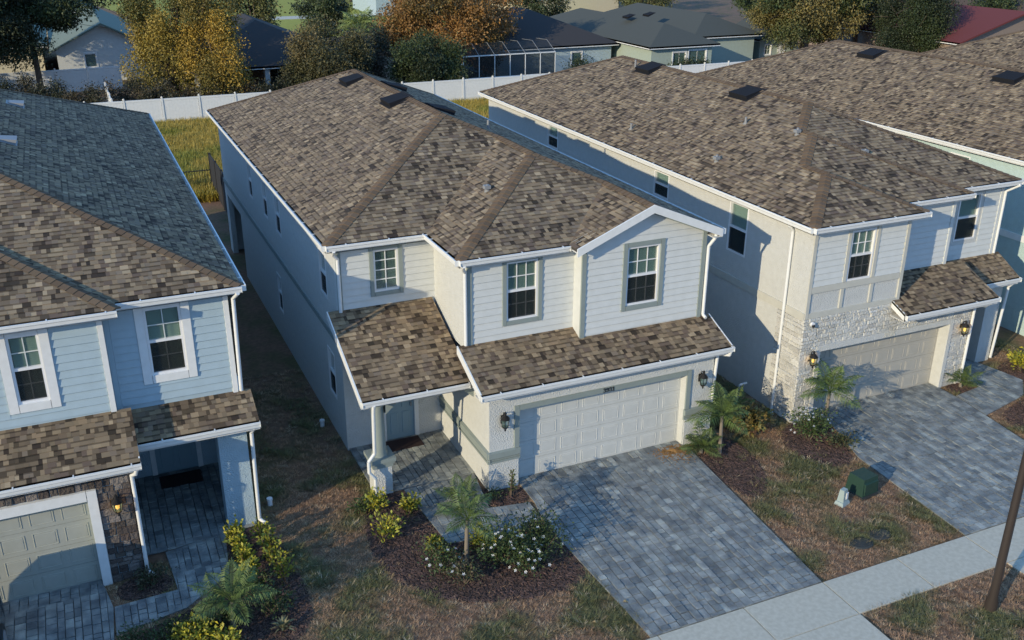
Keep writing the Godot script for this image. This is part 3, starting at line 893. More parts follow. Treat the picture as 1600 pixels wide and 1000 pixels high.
func build_right() -> void:
	var hs := thing("house", "white two-storey house with rough white stone round its tan garage door", "house", v3(13.6, 0, -10))
	var rf := roofs(Color(1, 1, 1))
	var sw := [[-3.5, -2.6, 4.1, 5.62], [-7.7, -6.8, 4.75, 5.6], [-15.7, -14.8, 4.75, 5.62]]
	side_house_walls(hs, 9.25, 17.9, -0.161, -1.461, -21.8, sw, "stucco_cream", "greige")
	var fl := frame(v3(9.25, 0, 0), "left")
	for q in sw: window(hs, fl, q[0], q[1], q[2], q[3], {"cols": 1, "rows": 1, "blind_material": "blind_pale"})
	var m := MB.new()
	var fg := frame(v3(0, 0, 0.2), "front")
	wall(m, fg, 9.25, 15.75, 0, 3.2, [[9.95, 14.83, 0.0, 2.14]], 0.36)
	wall(m, frame(v3(15.75, 0, 0), "right"), 0.161, 4.0, 0, 3.25)
	wall(m, frame(v3(0, 0, -3.8), "front"), 15.75, 17.9, 0, 3.0, [[16.3, 17.2, 0, 2.05]])
	part(hs, "garage_wall", m, "stucco_cream")
	garage_door(hs, frame(v3(0, 0, -0.12), "front"), 9.95, 14.83, 2.14, "door_tan")
	for q in [[9.80, 9.949, 0.0, 2.32], [14.831, 14.98, 0.0, 2.32], [9.949, 14.831, 2.141, 2.32]]: strip(hs, "garage_casing", fg, v3(q[0], q[2], 0.0), v3(q[1], q[3], 0.05), "stucco_cream")
	lettering(hs, "3925", v3(12.45, 2.23, 0.256), 0.15, "greige")
	var sc := [Color(0.70, 0.69, 0.64), Color(0.73, 0.72, 0.67), Color(0.66, 0.65, 0.61), Color(0.71, 0.69, 0.63)]
	stones(hs, fg, [[9.23, 9.8, 0, 2.32], [14.98, 15.77, 0, 2.32], [9.23, 12.7, 2.32, 3.2], [12.7, 15.77, 2.32, 2.72]], sc, [0.09, 0.13, 0.17], [0.18, 0.28, 0.4], 0.04)
	stones(hs, fl, [[-0.9, 0.2, 0, 3.14]], sc, [0.11, 0.15, 0.19], [0.22, 0.32, 0.45], 0.045)
	# upper bays
	var bays := [[9.25, 12.62, 0.18, 3.2, [[10.55, 11.4, 4.12, 5.56]]], [12.62, 15.3, -0.75, 3.4, [[12.75, 13.45, 4.3, 5.56]]], [15.3, 17.9, -1.3, 3.3, [[16.1, 17.0, 4.1, 5.56]]]]
	for i in 3:
		var b: Array = bays[i]
		var fr := frame(v3(0, 0, b[2]), "front")
		var w := MB.new()
		wall(w, fr, b[0], b[1], b[3] + (0.001 if i == 0 else 0.0), HE + 0.06, b[4], 0.34 if i == 0 else 0.16)
		if i < 2: wall(w, frame(v3(b[1], 0, 0), "right"), -b[2] + 0.161, -bays[i + 1][2], b[3], HE + 0.06, [], 0.16)
		var node := part(hs, "bay_wall", w, "stucco_cream")
		var h: Array = b[4][0]
		siding(node, fr, b[0] + 0.12, b[1] - 0.12, 4.12 if i == 0 else b[3], 5.66, [[h[0] - 0.13, h[1] + 0.13, h[2] - 0.15, h[3] + 0.13]], "siding")
		strip(node, "corner_board", fr, v3(b[0], b[3], 0.0), v3(b[0] + 0.12, HE - 0.1, 0.042), "greige" if i == 0 else "siding")
		strip(node, "corner_board", fr, v3(b[1] - 0.12, b[3], 0.0), v3(b[1], HE - 0.1, 0.042), "greige" if i == 0 else "siding")
		strip(node, "frieze", fr, v3(b[0] + 0.12, 5.66, 0.0), v3(b[1] - 0.12, 5.8, 0.038), "greige" if i == 0 else "siding")
		if i == 0:
			strip(node, "belt_course", fr, v3(b[0] + 0.12, 3.93, 0.0), v3(b[1] - 0.12, 4.118, 0.038), "greige")
			strip(node, "belt_course", fr, v3(b[0] + 0.12, 3.2, 0.0), v3(b[1] - 0.12, 3.36, 0.038), "greige")
			for u in [10.4, 11.45]: strip(node, "batten", fr, v3(u, 3.361, 0.0), v3(u + 0.12, 3.929, 0.036), "greige")
			for u in [10.41, 11.42]: strip(node, "batten", fr, v3(u, 4.119, 0.0), v3(u + 0.12, 5.659, 0.04), "greige")
		window(hs, fr, h[0], h[1], h[2], h[3], {"cols": 3 if i == 0 else 1, "rows": 4 if i == 0 else 1, "blind_material": "blind_pale"})
	stepped_roof(hs, rf, 8.95, [[12.92, 0.48], [15.6, -0.45], [18.2, -1.0]], -22.1, false, false)
	# shed roofs over the garage door and the porch
	roof_part(hs, "garage_roof", [[v3(12.36, 3.04, 0.78), v3(15.98, 3.04, 0.78), v3(15.98, 3.69, -0.75), v3(12.64, 3.69, -0.75), v3(12.64, 3.28, 0.21), v3(12.36, 3.28, 0.21)]], rf)
	roof_part(hs, "porch_roof", [[v3(15.98, 2.95, -0.35), v3(18.2, 2.95, -0.35), v3(18.2, 3.5, -1.3), v3(15.98, 3.5, -1.3)]], rf)
	finish_roof(hs, rf)
	gutter(hs, v3(8.95, HE, -22.1), v3(8.95, HE, 0.48)); gutter(hs, v3(8.95, HE, 0.48), v3(12.92, HE, 0.48)); gutter(hs, v3(12.92, HE, 0.48), v3(12.92, HE, -0.45), false); gutter(hs, v3(12.92, HE, -0.45), v3(15.6, HE, -0.45)); gutter(hs, v3(15.6, HE, -1.0), v3(18.2, HE, -1.0)); gutter(hs, v3(15.6, HE, -0.45), v3(15.6, HE, -1.0), false)
	gutter(hs, v3(18.2, HE, -1.0), v3(18.2, HE, -22.1))
	gutter(hs, v3(12.36, 3.04, 0.78), v3(15.98, 3.04, 0.78)); gutter(hs, v3(15.98, 2.95, -0.35), v3(18.2, 2.95, -0.35)); gutter(hs, v3(12.36, 3.28, 0.21), v3(12.36, 3.04, 0.78), false)
	for q in [[8.95, 9.25, -21.8, 0.48], [9.25, 12.92, 0.18, 0.48], [12.62, 15.6, -0.75, -0.45], [15.3, 18.2, -1.3, -1.0], [17.9, 18.2, -21.8, -1.3]]: soffit(hs, v3(q[0], HE - 0.2, q[2]), v3(q[1], HE - 0.185, q[3]))
	soffit(hs, v3(12.36, 2.82, 0.2), v3(15.98, 2.835, 0.78)); soffit(hs, v3(15.75, 2.73, -3.8), v3(18.2, 2.745, -0.35))
	downspout(hs, [v3(9.0, HE - 0.14, -0.6), v3(9.05, HE - 0.24, -0.6), v3(9.19, HE - 0.4, -0.6), v3(9.19, 0.1, -0.6), v3(9.05, 0.05, -0.4)])
	downspout(hs, [v3(9.2, 3.1, -4.5), v3(9.2, 0.1, -4.5)])
	downspout(hs, [v3(15.7, 2.9, 0.8), v3(15.72, 2.72, 0.6), v3(15.7, 2.65, 0.28), v3(15.7, 0.1, 0.26)])
	downspout(hs, [v3(18.0, 2.8, -0.35), v3(18.0, 2.6, -0.5), v3(18.0, 0.1, -0.62)])
	downspout(hs, [v3(18.1, HE - 0.14, -0.9), v3(17.95, HE - 0.4, -1.25), v3(17.95, 3.5, -1.25)])
	var c := MB.new(); c.box(v3(17.35, 0, -1.25), v3(17.95, 2.73, -0.65)); part(hs, "column", c, "stucco_cream")
	front_door(hs, frame(v3(0, 0, -3.8), "front"), 16.3, 17.2, 2.05, "door_blue", "white")
	var pm := MB.new(); pm.pipe([v3(8.75, 0, -1.6), v3(8.75, 0.5, -1.6), v3(9.0, 0.52, -1.6)], 0.035, 8); part(hs, "drain_pipe", pm, "white")
	for z in [-14.73, -8.43]: roof_vent(hs, v3(13.3, HE + PITCH * 4.35, z), atan(PITCH))
	for q in [[9.95, -10.49, false], [9.93, -5.28, true], [12.04, -4.2, true], [11.85, -6.52, false]]: vent_pipe(hs, v3(q[0], HE + PITCH * (q[0] - 8.95), q[1]), 0.25, q[2])
	vent_pipe(hs, v3(13.6, HE + PITCH * 1.9, -2.9), 0.22, true); vent_pipe(hs, v3(13.1, HE + PITCH * 4.0, -15.6), 0.4)
	lantern(v3(9.62, 2.0, 0.36), "lit black carriage lantern on white stone between downspout and tan garage door", true)
	lantern(v3(15.36, 1.95, 0.36), "lit black carriage lantern on white stone between tan garage door and porch", true)
	var t := thing("security_camera", "small white dome camera on the rough white stone corner", "camera", v3(9.5, 3.05, 0.28))
	var b := MB.new(); b.tube(v3(9.5, 3.05, 0.25), v3(9.5, 3.05, 0.31), 0.07, 0.065, 12); part(t, "body", b, "vinyl")
	var ln := MB.new(); ln.lathe(v3(9.5, 2.99, 0.31), [Vector2(0.01, -0.03), Vector2(0.045, 0.0), Vector2(0.05, 0.06)], 10); part(t, "lens", ln, "black_metal")

func build_left() -> void:
	var hs := thing("house", "blue-grey two-storey house with dark stone round its olive garage door", "house", v3(-10.2, 0, -10))
	var rf := roofs(Color(1, 1, 1))
	side_house_walls(hs, -14.9, -5.6, -1.251, -1.661, -22.2, [], "stucco_blue", "")
	var m := MB.new()
	var fg := frame(Vector3.ZERO, "front")
	wall(m, fg, -14.9, -8.2, 0, 3.0, [[-13.93, -9.05, 0.0, 2.14]], 0.3)
	wall(m, frame(v3(-8.2, 0, 0), "right"), 0.301, 4.1, 0, 3.1)
	wall(m, frame(v3(-14.9, 0, 0), "left"), -1.09, -0.3, 0, 3.0)
	wall(m, frame(v3(0, 0, -4.1), "front"), -8.2, -5.6, 0, 3.0, [[-7.5, -6.5, 0, 2.05]])
	part(hs, "garage_wall", m, "stucco_blue")
	garage_door(hs, frame(v3(0, 0, -0.16), "front"), -13.93, -9.05, 2.14, "door_olive")
	for q in [[-14.1, -13.931, 0.0, 2.38], [-9.049, -8.85, 0.0, 2.38], [-13.931, -9.049, 2.141, 2.38]]: strip(hs, "garage_casing", fg, v3(q[0], q[2], 0.0), v3(q[1], q[3], 0.08), "white")
	var sc := [Color(0.10, 0.08, 0.07), Color(0.15, 0.125, 0.11), Color(0.20, 0.17, 0.15), Color(0.13, 0.10, 0.085), Color(0.25, 0.22, 0.2)]
	stones(hs, fg, [[-8.85, -8.19, 0, 2.38], [-11.6, -8.19, 2.38, 2.75]], sc, [0.1, 0.14, 0.19], [0.14, 0.22, 0.32], 0.06)
	stones(hs, frame(v3(-8.2, 0, 0), "right"), [[0.0, 0.5, 0, 2.7]], sc, [0.12, 0.16, 0.2], [0.2, 0.3], 0.05)
	var bays := [[-14.9, -8.2, -1.09, 3.2, [[-10.02, -9.42, 4.05, 5.56]]], [-8.2, -5.6, -1.5, 3.2, [[-7.38, -6.62, 4.02, 5.58]]]]
	for i in 2:
		var b: Array = bays[i]
		var fr := frame(v3(0, 0, b[2]), "front")
		var w := MB.new()
		wall(w, fr, b[0], b[1], b[3], HE + 0.06, b[4], 0.16)
		if i == 0: wall(w, frame(v3(b[1], 0, 0), "right"), 1.251, 1.5, b[3], HE + 0.06, [], 0.16)
		var node := part(hs, "bay_wall", w, "siding_blue")
		var h: Array = b[4][0]
		siding(node, fr, b[0] + 0.12, b[1] - 0.12, 3.4, 5.75, [[h[0] - 0.19, h[1] + 0.19, h[2] - 0.19, h[3] + 0.19]], "siding_blue")
		strip(node, "corner_board", fr, v3(b[0], b[3], 0.0), v3(b[0] + 0.12, HE - 0.1, 0.042), "siding_blue")
		strip(node, "corner_board", fr, v3(b[1] - 0.12, b[3], 0.0), v3(b[1], HE - 0.1, 0.042), "white")
		window(hs, fr, h[0], h[1], h[2], h[3], {"cols": 2, "rows": 4, "casing": 0.19, "casing_material": "white", "muntin": "blind_white", "blind_material": "blind_pale"})
	stepped_roof(hs, rf, -15.2, [[-7.9, -0.8], [-5.33, -1.2]], -22.5, false, false)
	roof_part(hs, "garage_roof", [[v3(-15.2, 2.95, 0.3), v3(-7.92, 2.95, 0.3), v3(-7.92, 3.53, -1.09), v3(-15.2, 3.53, -1.09)]], rf)
	roof_part(hs, "porch_roof", [[v3(-7.91, 2.9, -0.6), v3(-5.33, 2.9, -0.6), v3(-5.33, 3.28, -1.5), v3(-7.91, 3.28, -1.5)]], rf)
	finish_roof(hs, rf)
	gutter(hs, v3(-15.2, HE, -0.8), v3(-7.9, HE, -0.8)); gutter(hs, v3(-7.9, HE, -1.2), v3(-5.33, HE, -1.2)); gutter(hs, v3(-7.9, HE, -0.8), v3(-7.9, HE, -1.2), false); gutter(hs, v3(-5.33, HE, -1.2), v3(-5.33, HE, -22.5)); gutter(hs, v3(-15.2, HE, -22.5), v3(-15.2, HE, -0.8))
	gutter(hs, v3(-15.2, 2.95, 0.3), v3(-7.92, 2.95, 0.3)); gutter(hs, v3(-7.91, 2.9, -0.6), v3(-5.33, 2.9, -0.6)); gutter(hs, v3(-7.92, 2.95, 0.3), v3(-7.92, 3.3, -0.6), false)
	for q in [[-15.2, -7.9, -1.09, -0.8], [-8.2, -5.33, -1.5, -1.2], [-5.6, -5.33, -22.2, -1.5]]: soffit(hs, v3(q[0], HE - 0.2, q[2]), v3(q[1], HE - 0.185, q[3]))
	soffit(hs, v3(-15.2, 2.74, 0.0), v3(-7.92, 2.755, 0.3)); soffit(hs, v3(-8.2, 2.68, -4.1), v3(-5.33, 2.695, -0.6))
	downspout(hs, [v3(-8.02, 2.8, 0.32), v3(-8.05, 2.66, 0.25), v3(-8.13, 2.55, 0.06), v3(-8.13, 0.12, 0.06), v3(-7.98, 0.05, 0.2)])
	downspout(hs, [v3(-5.45, 2.75, -0.6), v3(-5.5, 2.5, -0.85), v3(-5.52, 0.12, -0.95), v3(-5.4, 0.05, -0.8)])
	downspout(hs, [v3(-5.42, HE - 0.14, -1.12), v3(-5.5, HE - 0.35, -1.4), v3(-5.54, 3.3, -1.44)])
	var c := MB.new(); c.box(v3(-6.24, 0, -1.5), v3(-5.6, 2.68, -0.93)); part(hs, "column", c, "stucco_blue")
	front_door(hs, frame(v3(0, 0, -4.1), "front"), -7.5, -6.5, 2.05, "door_blue", "white")
	roof_vent(hs, v3(-9.82, HE + PITCH * 4.49, -9.63), -atan(PITCH), PI, "lead", 0.6); roof_vent(hs, v3(-9.71, HE + PITCH * 4.38, -15.62), -atan(PITCH), PI, "lead", 0.6)
	lantern(v3(-8.5, 1.98, 0.2), "lit black carriage lantern on dark stone beside olive garage door", true)
	var mt := MB.new(); mt.box(v3(-7.5, 0.062, -3.9), v3(-6.5, 0.085, -3.3)); tag(part(self, "doormat", mt, "rubber"), "dark doormat before the door of the blue-grey house", "doormat")

func build_far_right() -> void:
	for q in [[20.4, 30.2, "pale teal two-storey house with brown shingled roof behind the white stone house", "stucco_teal", 0.6], [33.0, 42.6, "farthest two-storey house of the row, only its brown shingled roof showing", "stucco_cream", 0.8]]:
		var x0: float = q[0]; var x1: float = q[1]
		var hs := thing("house", q[2], "house", v3((x0 + x1) / 2, 0, -10))
		var rf := roofs(Color(1, 1, 1))
		var sw := [[-6.0, -5.1, 4.1, 5.5], [-12.0, -11.1, 4.1, 5.5]]
		side_house_walls(hs, x0 + 0.3, x1 - 0.3, -0.001, -0.001, -22.2, sw, q[3], "white")
		var fr := frame(v3(0, 0, 0.2), "front")
		var m := MB.new(); wall(m, fr, x0 + 0.3, x1 - 0.3, 0, HE + 0.06); part(hs, "front_wall", m, q[3])
		for w in sw: window(hs, frame(v3(x0 + 0.3, 0, 0), "left"), w[0], w[1], w[2], w[3], {"cols": 1, "rows": 1})
		stepped_roof(hs, rf, x0, [[x1, 0.5]], -22.5, false, false)
		finish_roof(hs, rf, 0)
		gutter(hs, v3(x0, HE, -22.5), v3(x0, HE, 0.5)); gutter(hs, v3(x0, HE, 0.5), v3(x1, HE, 0.5))
		soffit(hs, v3(x0, HE - 0.2, -22.2), v3(x0 + 0.3, HE - 0.185, 0.5))
		for z in [-14.71, -7.38]: roof_vent(hs, v3(x0 + 4.35, HE + PITCH * 4.35, z), atan(PITCH))

# ------------------------------------------------------------------ ground
func gy(z: float) -> float:
	if z < 0.3: return 0.0
	if z < 6.0: return -0.22 * (z - 0.3) / 5.7
	return -0.22 if z < 9.8 else -0.24

func inside(p: Vector2, poly: PackedVector2Array) -> bool: return Geometry2D.is_point_in_polygon(p, poly)

var hard := []      # plan polygons without grass
var beds := []

func sheet(nm: String, pts: Array, lift: float, material: String, label: String) -> MeshInstance3D:
	# plan polygon laid on the ground in strips, so that it follows the slope
	var p2 := PackedVector2Array()
	for q in pts: p2.append(Vector2(q[0], q[1]))
	var m := MB.new()
	var cuts := [-300.0, 0.3, 6.0, 9.8, 60.0]
	for i in cuts.size() - 1:
		var c := clip(clip(p2, 1, cuts[i], true), 1, cuts[i + 1], false)
		if c.size() < 3: continue
		for t in [Geometry2D.triangulate_polygon(c)]:
			for k in range(0, t.size(), 3):
				var a := c[t[k]]; var b := c[t[k + 1]]; var d := c[t[k + 2]]
				if (b - a).cross(d - a) > 0:
					var s := b; b = d; d = s
				m.tri(v3(a.x, gy(a.y) + lift, a.y), v3(b.x, gy(b.y) + lift, b.y), v3(d.x, gy(d.y) + lift, d.y))
	return struct(nm, m, material, label)

const P_ROW := [0.14, 0.18, 0.22]
const P_LEN := [0.14, 0.21, 0.29]

func paving(nm: String, pts: Array, label: String, limit: int, lift := 0.012, along_x := false) -> void:
	var base := sheet(nm, pts, lift - 0.004, "sand_bed", label)
	var rest := MB.new()
	var all := []
	var p2 := PackedVector2Array()
	for q in pts: p2.append(Vector2(q[0], q[1]))
	hard.append(p2)
	var cuts := [-10.0, 0.3, 6.2]
	for i in 2:
		var c := clip(clip(p2, 1, cuts[i], true), 1, cuts[i + 1], false)
		if c.size() < 3: continue
		var p3 := []
		for q in c: p3.append(v3(q.x, gy(q.y) + lift, q.y))
		var sl := v3(0, gy(minf(cuts[i + 1], 6.0)) - gy(maxf(cuts[i], 0.3)), 5.7).normalized() if i == 1 else Vector3(0, 0, 1)
		var A := v3(c[0].x, gy(c[0].y) + lift, c[0].y)
		# columns run with the slope: u along z, rows stacked along x
		var ts := tiles(rest, p3, A, sl, Vector3(1, 0, 0), P_ROW, P_LEN, paver_cols, paver_w, 0.03, 0.005, "paver") if not along_x else tiles(rest, p3, A, Vector3(1, 0, 0), -sl, P_ROW, P_LEN, paver_cols, paver_w, 0.03, 0.005, "paver")
		for t in ts:
			t.append(base); all.append(t)
	place_tiles(all, rest, limit, "paver", paver_cols, P_ROW, P_LEN, 0.005, 0.03, "paver")
	var o := part(base, "paver_field", rest, "paver")
	o.set_meta("kind", "stuff")

func bed(pts: Array, label: String) -> void:
	var smooth := []
	var k := pts.size()
	for i in k: # rounded outline
		var a := Vector2(pts[i][0], pts[i][1]); var b := Vector2(pts[(i + 1) % k][0], pts[(i + 1) % k][1]); var z := Vector2(pts[(i + k - 1) % k][0], pts[(i + k - 1) % k][1])
		for t in 4:
			var u := (t + 0.5) / 4
			var q := (z.lerp(a, 0.5 + u / 2)).lerp(a.lerp(b, u / 2), u)
			smooth.append([q.x, q.y])
	var o := sheet("mulch_bed", smooth, 0.008, "mulch", label)
	var p2 := PackedVector2Array()
	for q in smooth: p2.append(Vector2(q[0], q[1]))
	beds.append(p2)

func ground() -> void:
	var m := MB.new()
	var zs := [-420.0, -120.0, -60.0, -30.0, -10.0, 0.3, 6.0, 9.8, 40.0]
	var xs := [-300.0, -60.0, -20.0, 0.0, 20.0, 60.0, 300.0]
	for i in zs.size() - 1:
		for j in xs.size() - 1:
			var a: float = zs[i]; var b: float = zs[i + 1]; var c: float = xs[j]; var d: float = xs[j + 1]
			m.quad(v3(c, gy(b), b), v3(d, gy(b), b), v3(d, gy(a), a), v3(c, gy(a), a))
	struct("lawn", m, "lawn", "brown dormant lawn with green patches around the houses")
	# sidewalk flags and driveway aprons
	var sw := MB.new(); sw.box(v3(-60, -0.35, 6.05), v3(60, -0.222, 7.2))
	var side := struct("sidewalk", sw, "sand_bed", "pale concrete sidewalk of square flags along the street")
	hard.append(PackedVector2Array([Vector2(-60, 6.0), Vector2(60, 6.0), Vector2(60, 7.22), Vector2(-60, 7.22)]))
	var fm := MB.new(); fm.bevel(Transform3D(Basis(Vector3.RIGHT, -PI / 2), Vector3.ZERO), v3(0, -7.2, -0.25), v3(2.12, -6.05, -0.19), 0.008)
	var flag := fm.mesh(M.concrete)
	var x := 5.42 - 2.13 * 10
	while x < 40:
		add(side, "flag", flag, Transform3D(Basis(), v3(x, 0, 0)))
		x += 2.13
	for q in [[1.2, 5.42, "concrete driveway apron across the verge before the white garage door"], [9.75, 14.2, "concrete driveway apron across the verge beyond the light pole"], [-13.9, -9.2, "concrete driveway apron before the blue-grey house"]]:
		var ap := MB.new(); ap.box(v3(q[0], -0.3, 7.21), v3(q[1], -0.192, 9.9)); struct("apron", ap, "concrete", q[2])
		hard.append(PackedVector2Array([Vector2(q[0], 7.2), Vector2(q[1], 7.2), Vector2(q[1], 10), Vector2(q[0], 10)]))
	var rd := MB.new(); rd.box(v3(-200, -0.5, 10.3), v3(200, -0.232, 18)); struct("road", rd, "asphalt", "dark asphalt street beyond the verge")
	var kb := MB.new(); kb.box(v3(-200, -0.5, 9.9), v3(200, -0.13, 10.29)); struct("kerb", kb, "concrete", "concrete kerb between verge and street")
	paving("driveway", [[0.82, -0.235], [5.66, -0.235], [5.75, 0.4], [5.40, 6.03], [1.0, 6.03], [0.74, 2.6], [0.72, 1.5], [0.82, 0.9]], "grey paver driveway leading up to the white double garage door", 300)
	paving("walkway", [[-1.95, -0.9], [-0.05, -0.9], [-0.3, 0.7], [0.7, 0.86], [0.7, 1.55], [-0.4, 1.8], [-1.72, 1.6]], "grey paver path from the round porch column to the driveway", 150, 0.012)
	paving("porch_floor", [[-2.66, -3.4], [-0.03, -3.4], [-0.03, -0.92], [-2.66, -0.92]], "paver porch floor under the shingled porch roof with round column", 150, 0.03)
	paving("driveway", [[9.97, -0.11], [14.81, -0.11], [14.9, 0.9], [14.5, 6.03], [9.72, 6.03], [9.75, 2.4], [10.3, 0.6]], "grey paver driveway leading up to the tan garage door", 300)
	paving("walkway", [[14.95, 0.85], [16.05, 0.7], [16.2, -1.3], [17.3, -1.2], [17.7, 0.9], [16.9, 1.6], [14.85, 2.05]], "grey paver path from the driveway to the square white porch column", 100)
	paving("driveway", [[-13.9, -0.15], [-9.08, -0.15], [-8.9, 0.9], [-8.95, 1.8], [-9.2, 6.03], [-13.95, 6.03]], "grey paver driveway in shade before the olive garage door", 200)
	paving("walkway", [[-8.88, 0.9], [-7.6, 0.85], [-7.7, -0.6], [-6.35, -0.8], [-6.5, 0.7], [-7.5, 1.5], [-8.9, 1.78]], "grey paver path in shade before the blue-grey porch", 100)
	paving("porch_floor", [[-8.18, -4.1], [-5.65, -4.1], [-5.65, -0.85], [-7.75, -0.65], [-8.18, -0.65]], "dark paver porch floor under the blue-grey house's porch roof", 60, 0.03)
	bed([[-0.35, -0.2], [0.5, 0.0], [0.95, 0.25], [0.75, 0.8], [0.0, 0.75], [-0.4, 0.5]], "mulch bed round the garage corner beside the porch path")
	bed([[-2.9, -1.0], [-2.0, -0.95], [-1.85, 0.5], [-1.72, 1.55], [-0.4, 1.9], [0.75, 1.7], [0.8, 2.8], [0.8, 4.0], [-0.6, 4.1], [-2.5, 3.5], [-3.5, 2.0], [-3.3, 0.0]], "mulch bed with flowering shrubs between path, driveway and lawn")
	bed([[5.8, 0.0], [7.0, -0.2], [7.3, 1.0], [6.7, 2.7], [5.6, 2.9]], "mulch bed with young palm beside the grey driveway")
	bed([[9.0, 0.2], [10.2, 0.1], [10.0, 1.2], [9.6, 2.6], [8.5, 2.4], [8.2, 1.0]], "mulch bed with palm and white flowers at the stone corner")
	bed([[15.0, 0.2], [15.8, 0.2], [16.0, 0.7], [15.0, 0.85]], "small mulch bed between tan garage door and path")
	bed([[17.4, -0.4], [22.0, -0.4], [21.0, 3.5], [15.2, 3.4], [15.0, 2.2], [16.9, 1.7], [17.8, 1.0]], "mulch bed with yellow shrubs beyond the square column")
	bed([[-8.8, 0.05], [-7.7, 0.05], [-7.6, 0.8], [-8.8, 0.85]], "small dark mulch bed under the blue-grey house's downspout")
	bed([[-6.4, -0.8], [-5.4, -0.8], [-5.0, 1.4], [-5.2, 3.5], [-8.6, 4.2], [-8.8, 1.9], [-7.3, 1.6], [-6.4, 0.8]], "mulch bed with yellow shrubs and palm before the blue-grey house")

func blade_mesh(h: float, spread: float, k: int, w: float) -> ArrayMesh:
	var m := MB.new()
	for i in k:
		var an := TAU * i / k + rng.randf() * 0.8
		var d := v3(cos(an), 0, sin(an))
		var b := d * rng.randf_range(0.0, spread * 0.6)
		var s := v3(-d.z, 0, d.x) * w
		var hh := h * rng.randf_range(0.6, 1.2)
		m.tri(b - s, b + s, b + d * spread * rng.randf_range(0.3, 1.0) + v3(0, hh, 0))
	return m.mesh(M.veg)

func grass() -> void:
	var f := FastNoiseLite.new(); f.frequency = 0.55; f.fractal_octaves = 4; f.seed = 31
	var g := FastNoiseLite.new(); g.frequency = 2.2; g.fractal_octaves = 2; g.seed = 35
	var xf := []; var cs := []
	var n := 0
	while n < 130000:
		n += 1
		var x := rng.randf_range(-9.5, 19.5); var z := rng.randf_range(-9.0, 9.8)
		if z < -0.3 and not ((x > -5.6 and x < -2.75) or (x > 6.6 and x < 9.2) or x > 18.0): continue
		if z < -3.0 and rng.randf() < 0.5: continue
		var p := Vector2(x, z)
		var no := false
		for h in hard:
			if inside(p, h): no = true; break
		if no: continue
		for h in beds:
			if inside(p, h): no = true; break
		if no and rng.randf() > 0.10: continue
		var k := clampf(f.get_noise_2d(x, z) * 1.9 + 0.30 + g.get_noise_2d(x, z) * 0.35, 0, 1)
		if rng.randf() < 0.12 * (1 - k): continue
		var s := rng.randf_range(0.6, 1.25) * (0.75 + 0.4 * k)
		xf.append(Transform3D(Basis(Vector3.UP, rng.randf() * TAU).scaled(v3(s, s * rng.randf_range(0.6, 1.1), s)), v3(x, gy(z) - 0.005, z)))
		var dry := Color(0.43, 0.275, 0.155).lerp(Color(0.29, 0.17, 0.105), rng.randf())
		var c := dry.lerp(Color(0.14, 0.14, 0.05), clampf(k * 1.3 - 0.15 + rng.randf_range(-0.2, 0.2), 0, 1))
		if rng.randf() < 0.06: c = Color(0.45, 0.36, 0.24)
		cs.append(c * rng.randf_range(0.5, 1.4))
	tag(multi(self, "grass", blade_mesh(0.075, 0.13, 13, 0.007), xf, cs), "short brown and olive lawn grass around driveways and beds", "grass", "", "stuff")
	# rough tall grass of the yards behind
	var x2 := []; var c2 := []
	for i in 34000:
		var x := rng.randf_range(-7.0, 4.0) if i % 5 < 3 else rng.randf_range(12.0, 24.0)
		var z := rng.randf_range(-50.2, -30.0)
		var s := rng.randf_range(0.7, 1.6)
		x2.append(Transform3D(Basis(Vector3.UP, rng.randf() * TAU).scaled(v3(s, s, s)), v3(x, 0, z)))
		var k := clampf(f.get_noise_2d(x * 0.35, z * 0.35) * 1.8 + (0.35 if z > -40.0 else 0.1), 0, 1)
		c2.append(Color(0.42, 0.31, 0.06).lerp(Color(0.22, 0.23, 0.03), clampf(k + rng.randf_range(-0.25, 0.25), 0, 1)) * rng.randf_range(0.8, 1.15))
	tag(multi(self, "tall_grass", blade_mesh(0.38, 0.3, 9, 0.02), x2, c2), "tall golden grass in the yard before the white fence", "grass", "", "stuff")
	# mulch chips
	var x3 := []; var c3 := []
	for b in beds:
		var lo: Vector2 = b[0]; var hi: Vector2 = b[0]
		for q in b: lo = lo.min(q); hi = hi.max(q)
		for i in int((hi.x - lo.x) * (hi.y - lo.y) * 650):
			var p := Vector2(rng.randf_range(lo.x, hi.x), rng.randf_range(lo.y, hi.y))
			if not inside(p, b): continue
			var t := Basis(Vector3.UP, rng.randf() * TAU) * Basis(Vector3.RIGHT, rng.randf_range(-0.5, 0.5))
			x3.append(Transform3D(t.scaled(Vector3.ONE * rng.randf_range(0.6, 1.5)), v3(p.x, gy(p.y) + 0.014, p.y)))
			c3.append(Color(0.105, 0.062, 0.05).lerp(Color(0.045, 0.03, 0.026), rng.randf()) * rng.randf_range(0.6, 1.7))
	var ch := MB.new(); ch.box(v3(-0.03, -0.006, -0.009), v3(0.03, 0.008, 0.009))
	tag(multi(self, "mulch", ch.mesh(M.chip), x3, c3), "loose red-brown mulch chips covering the planting beds", "mulch", "", "stuff")

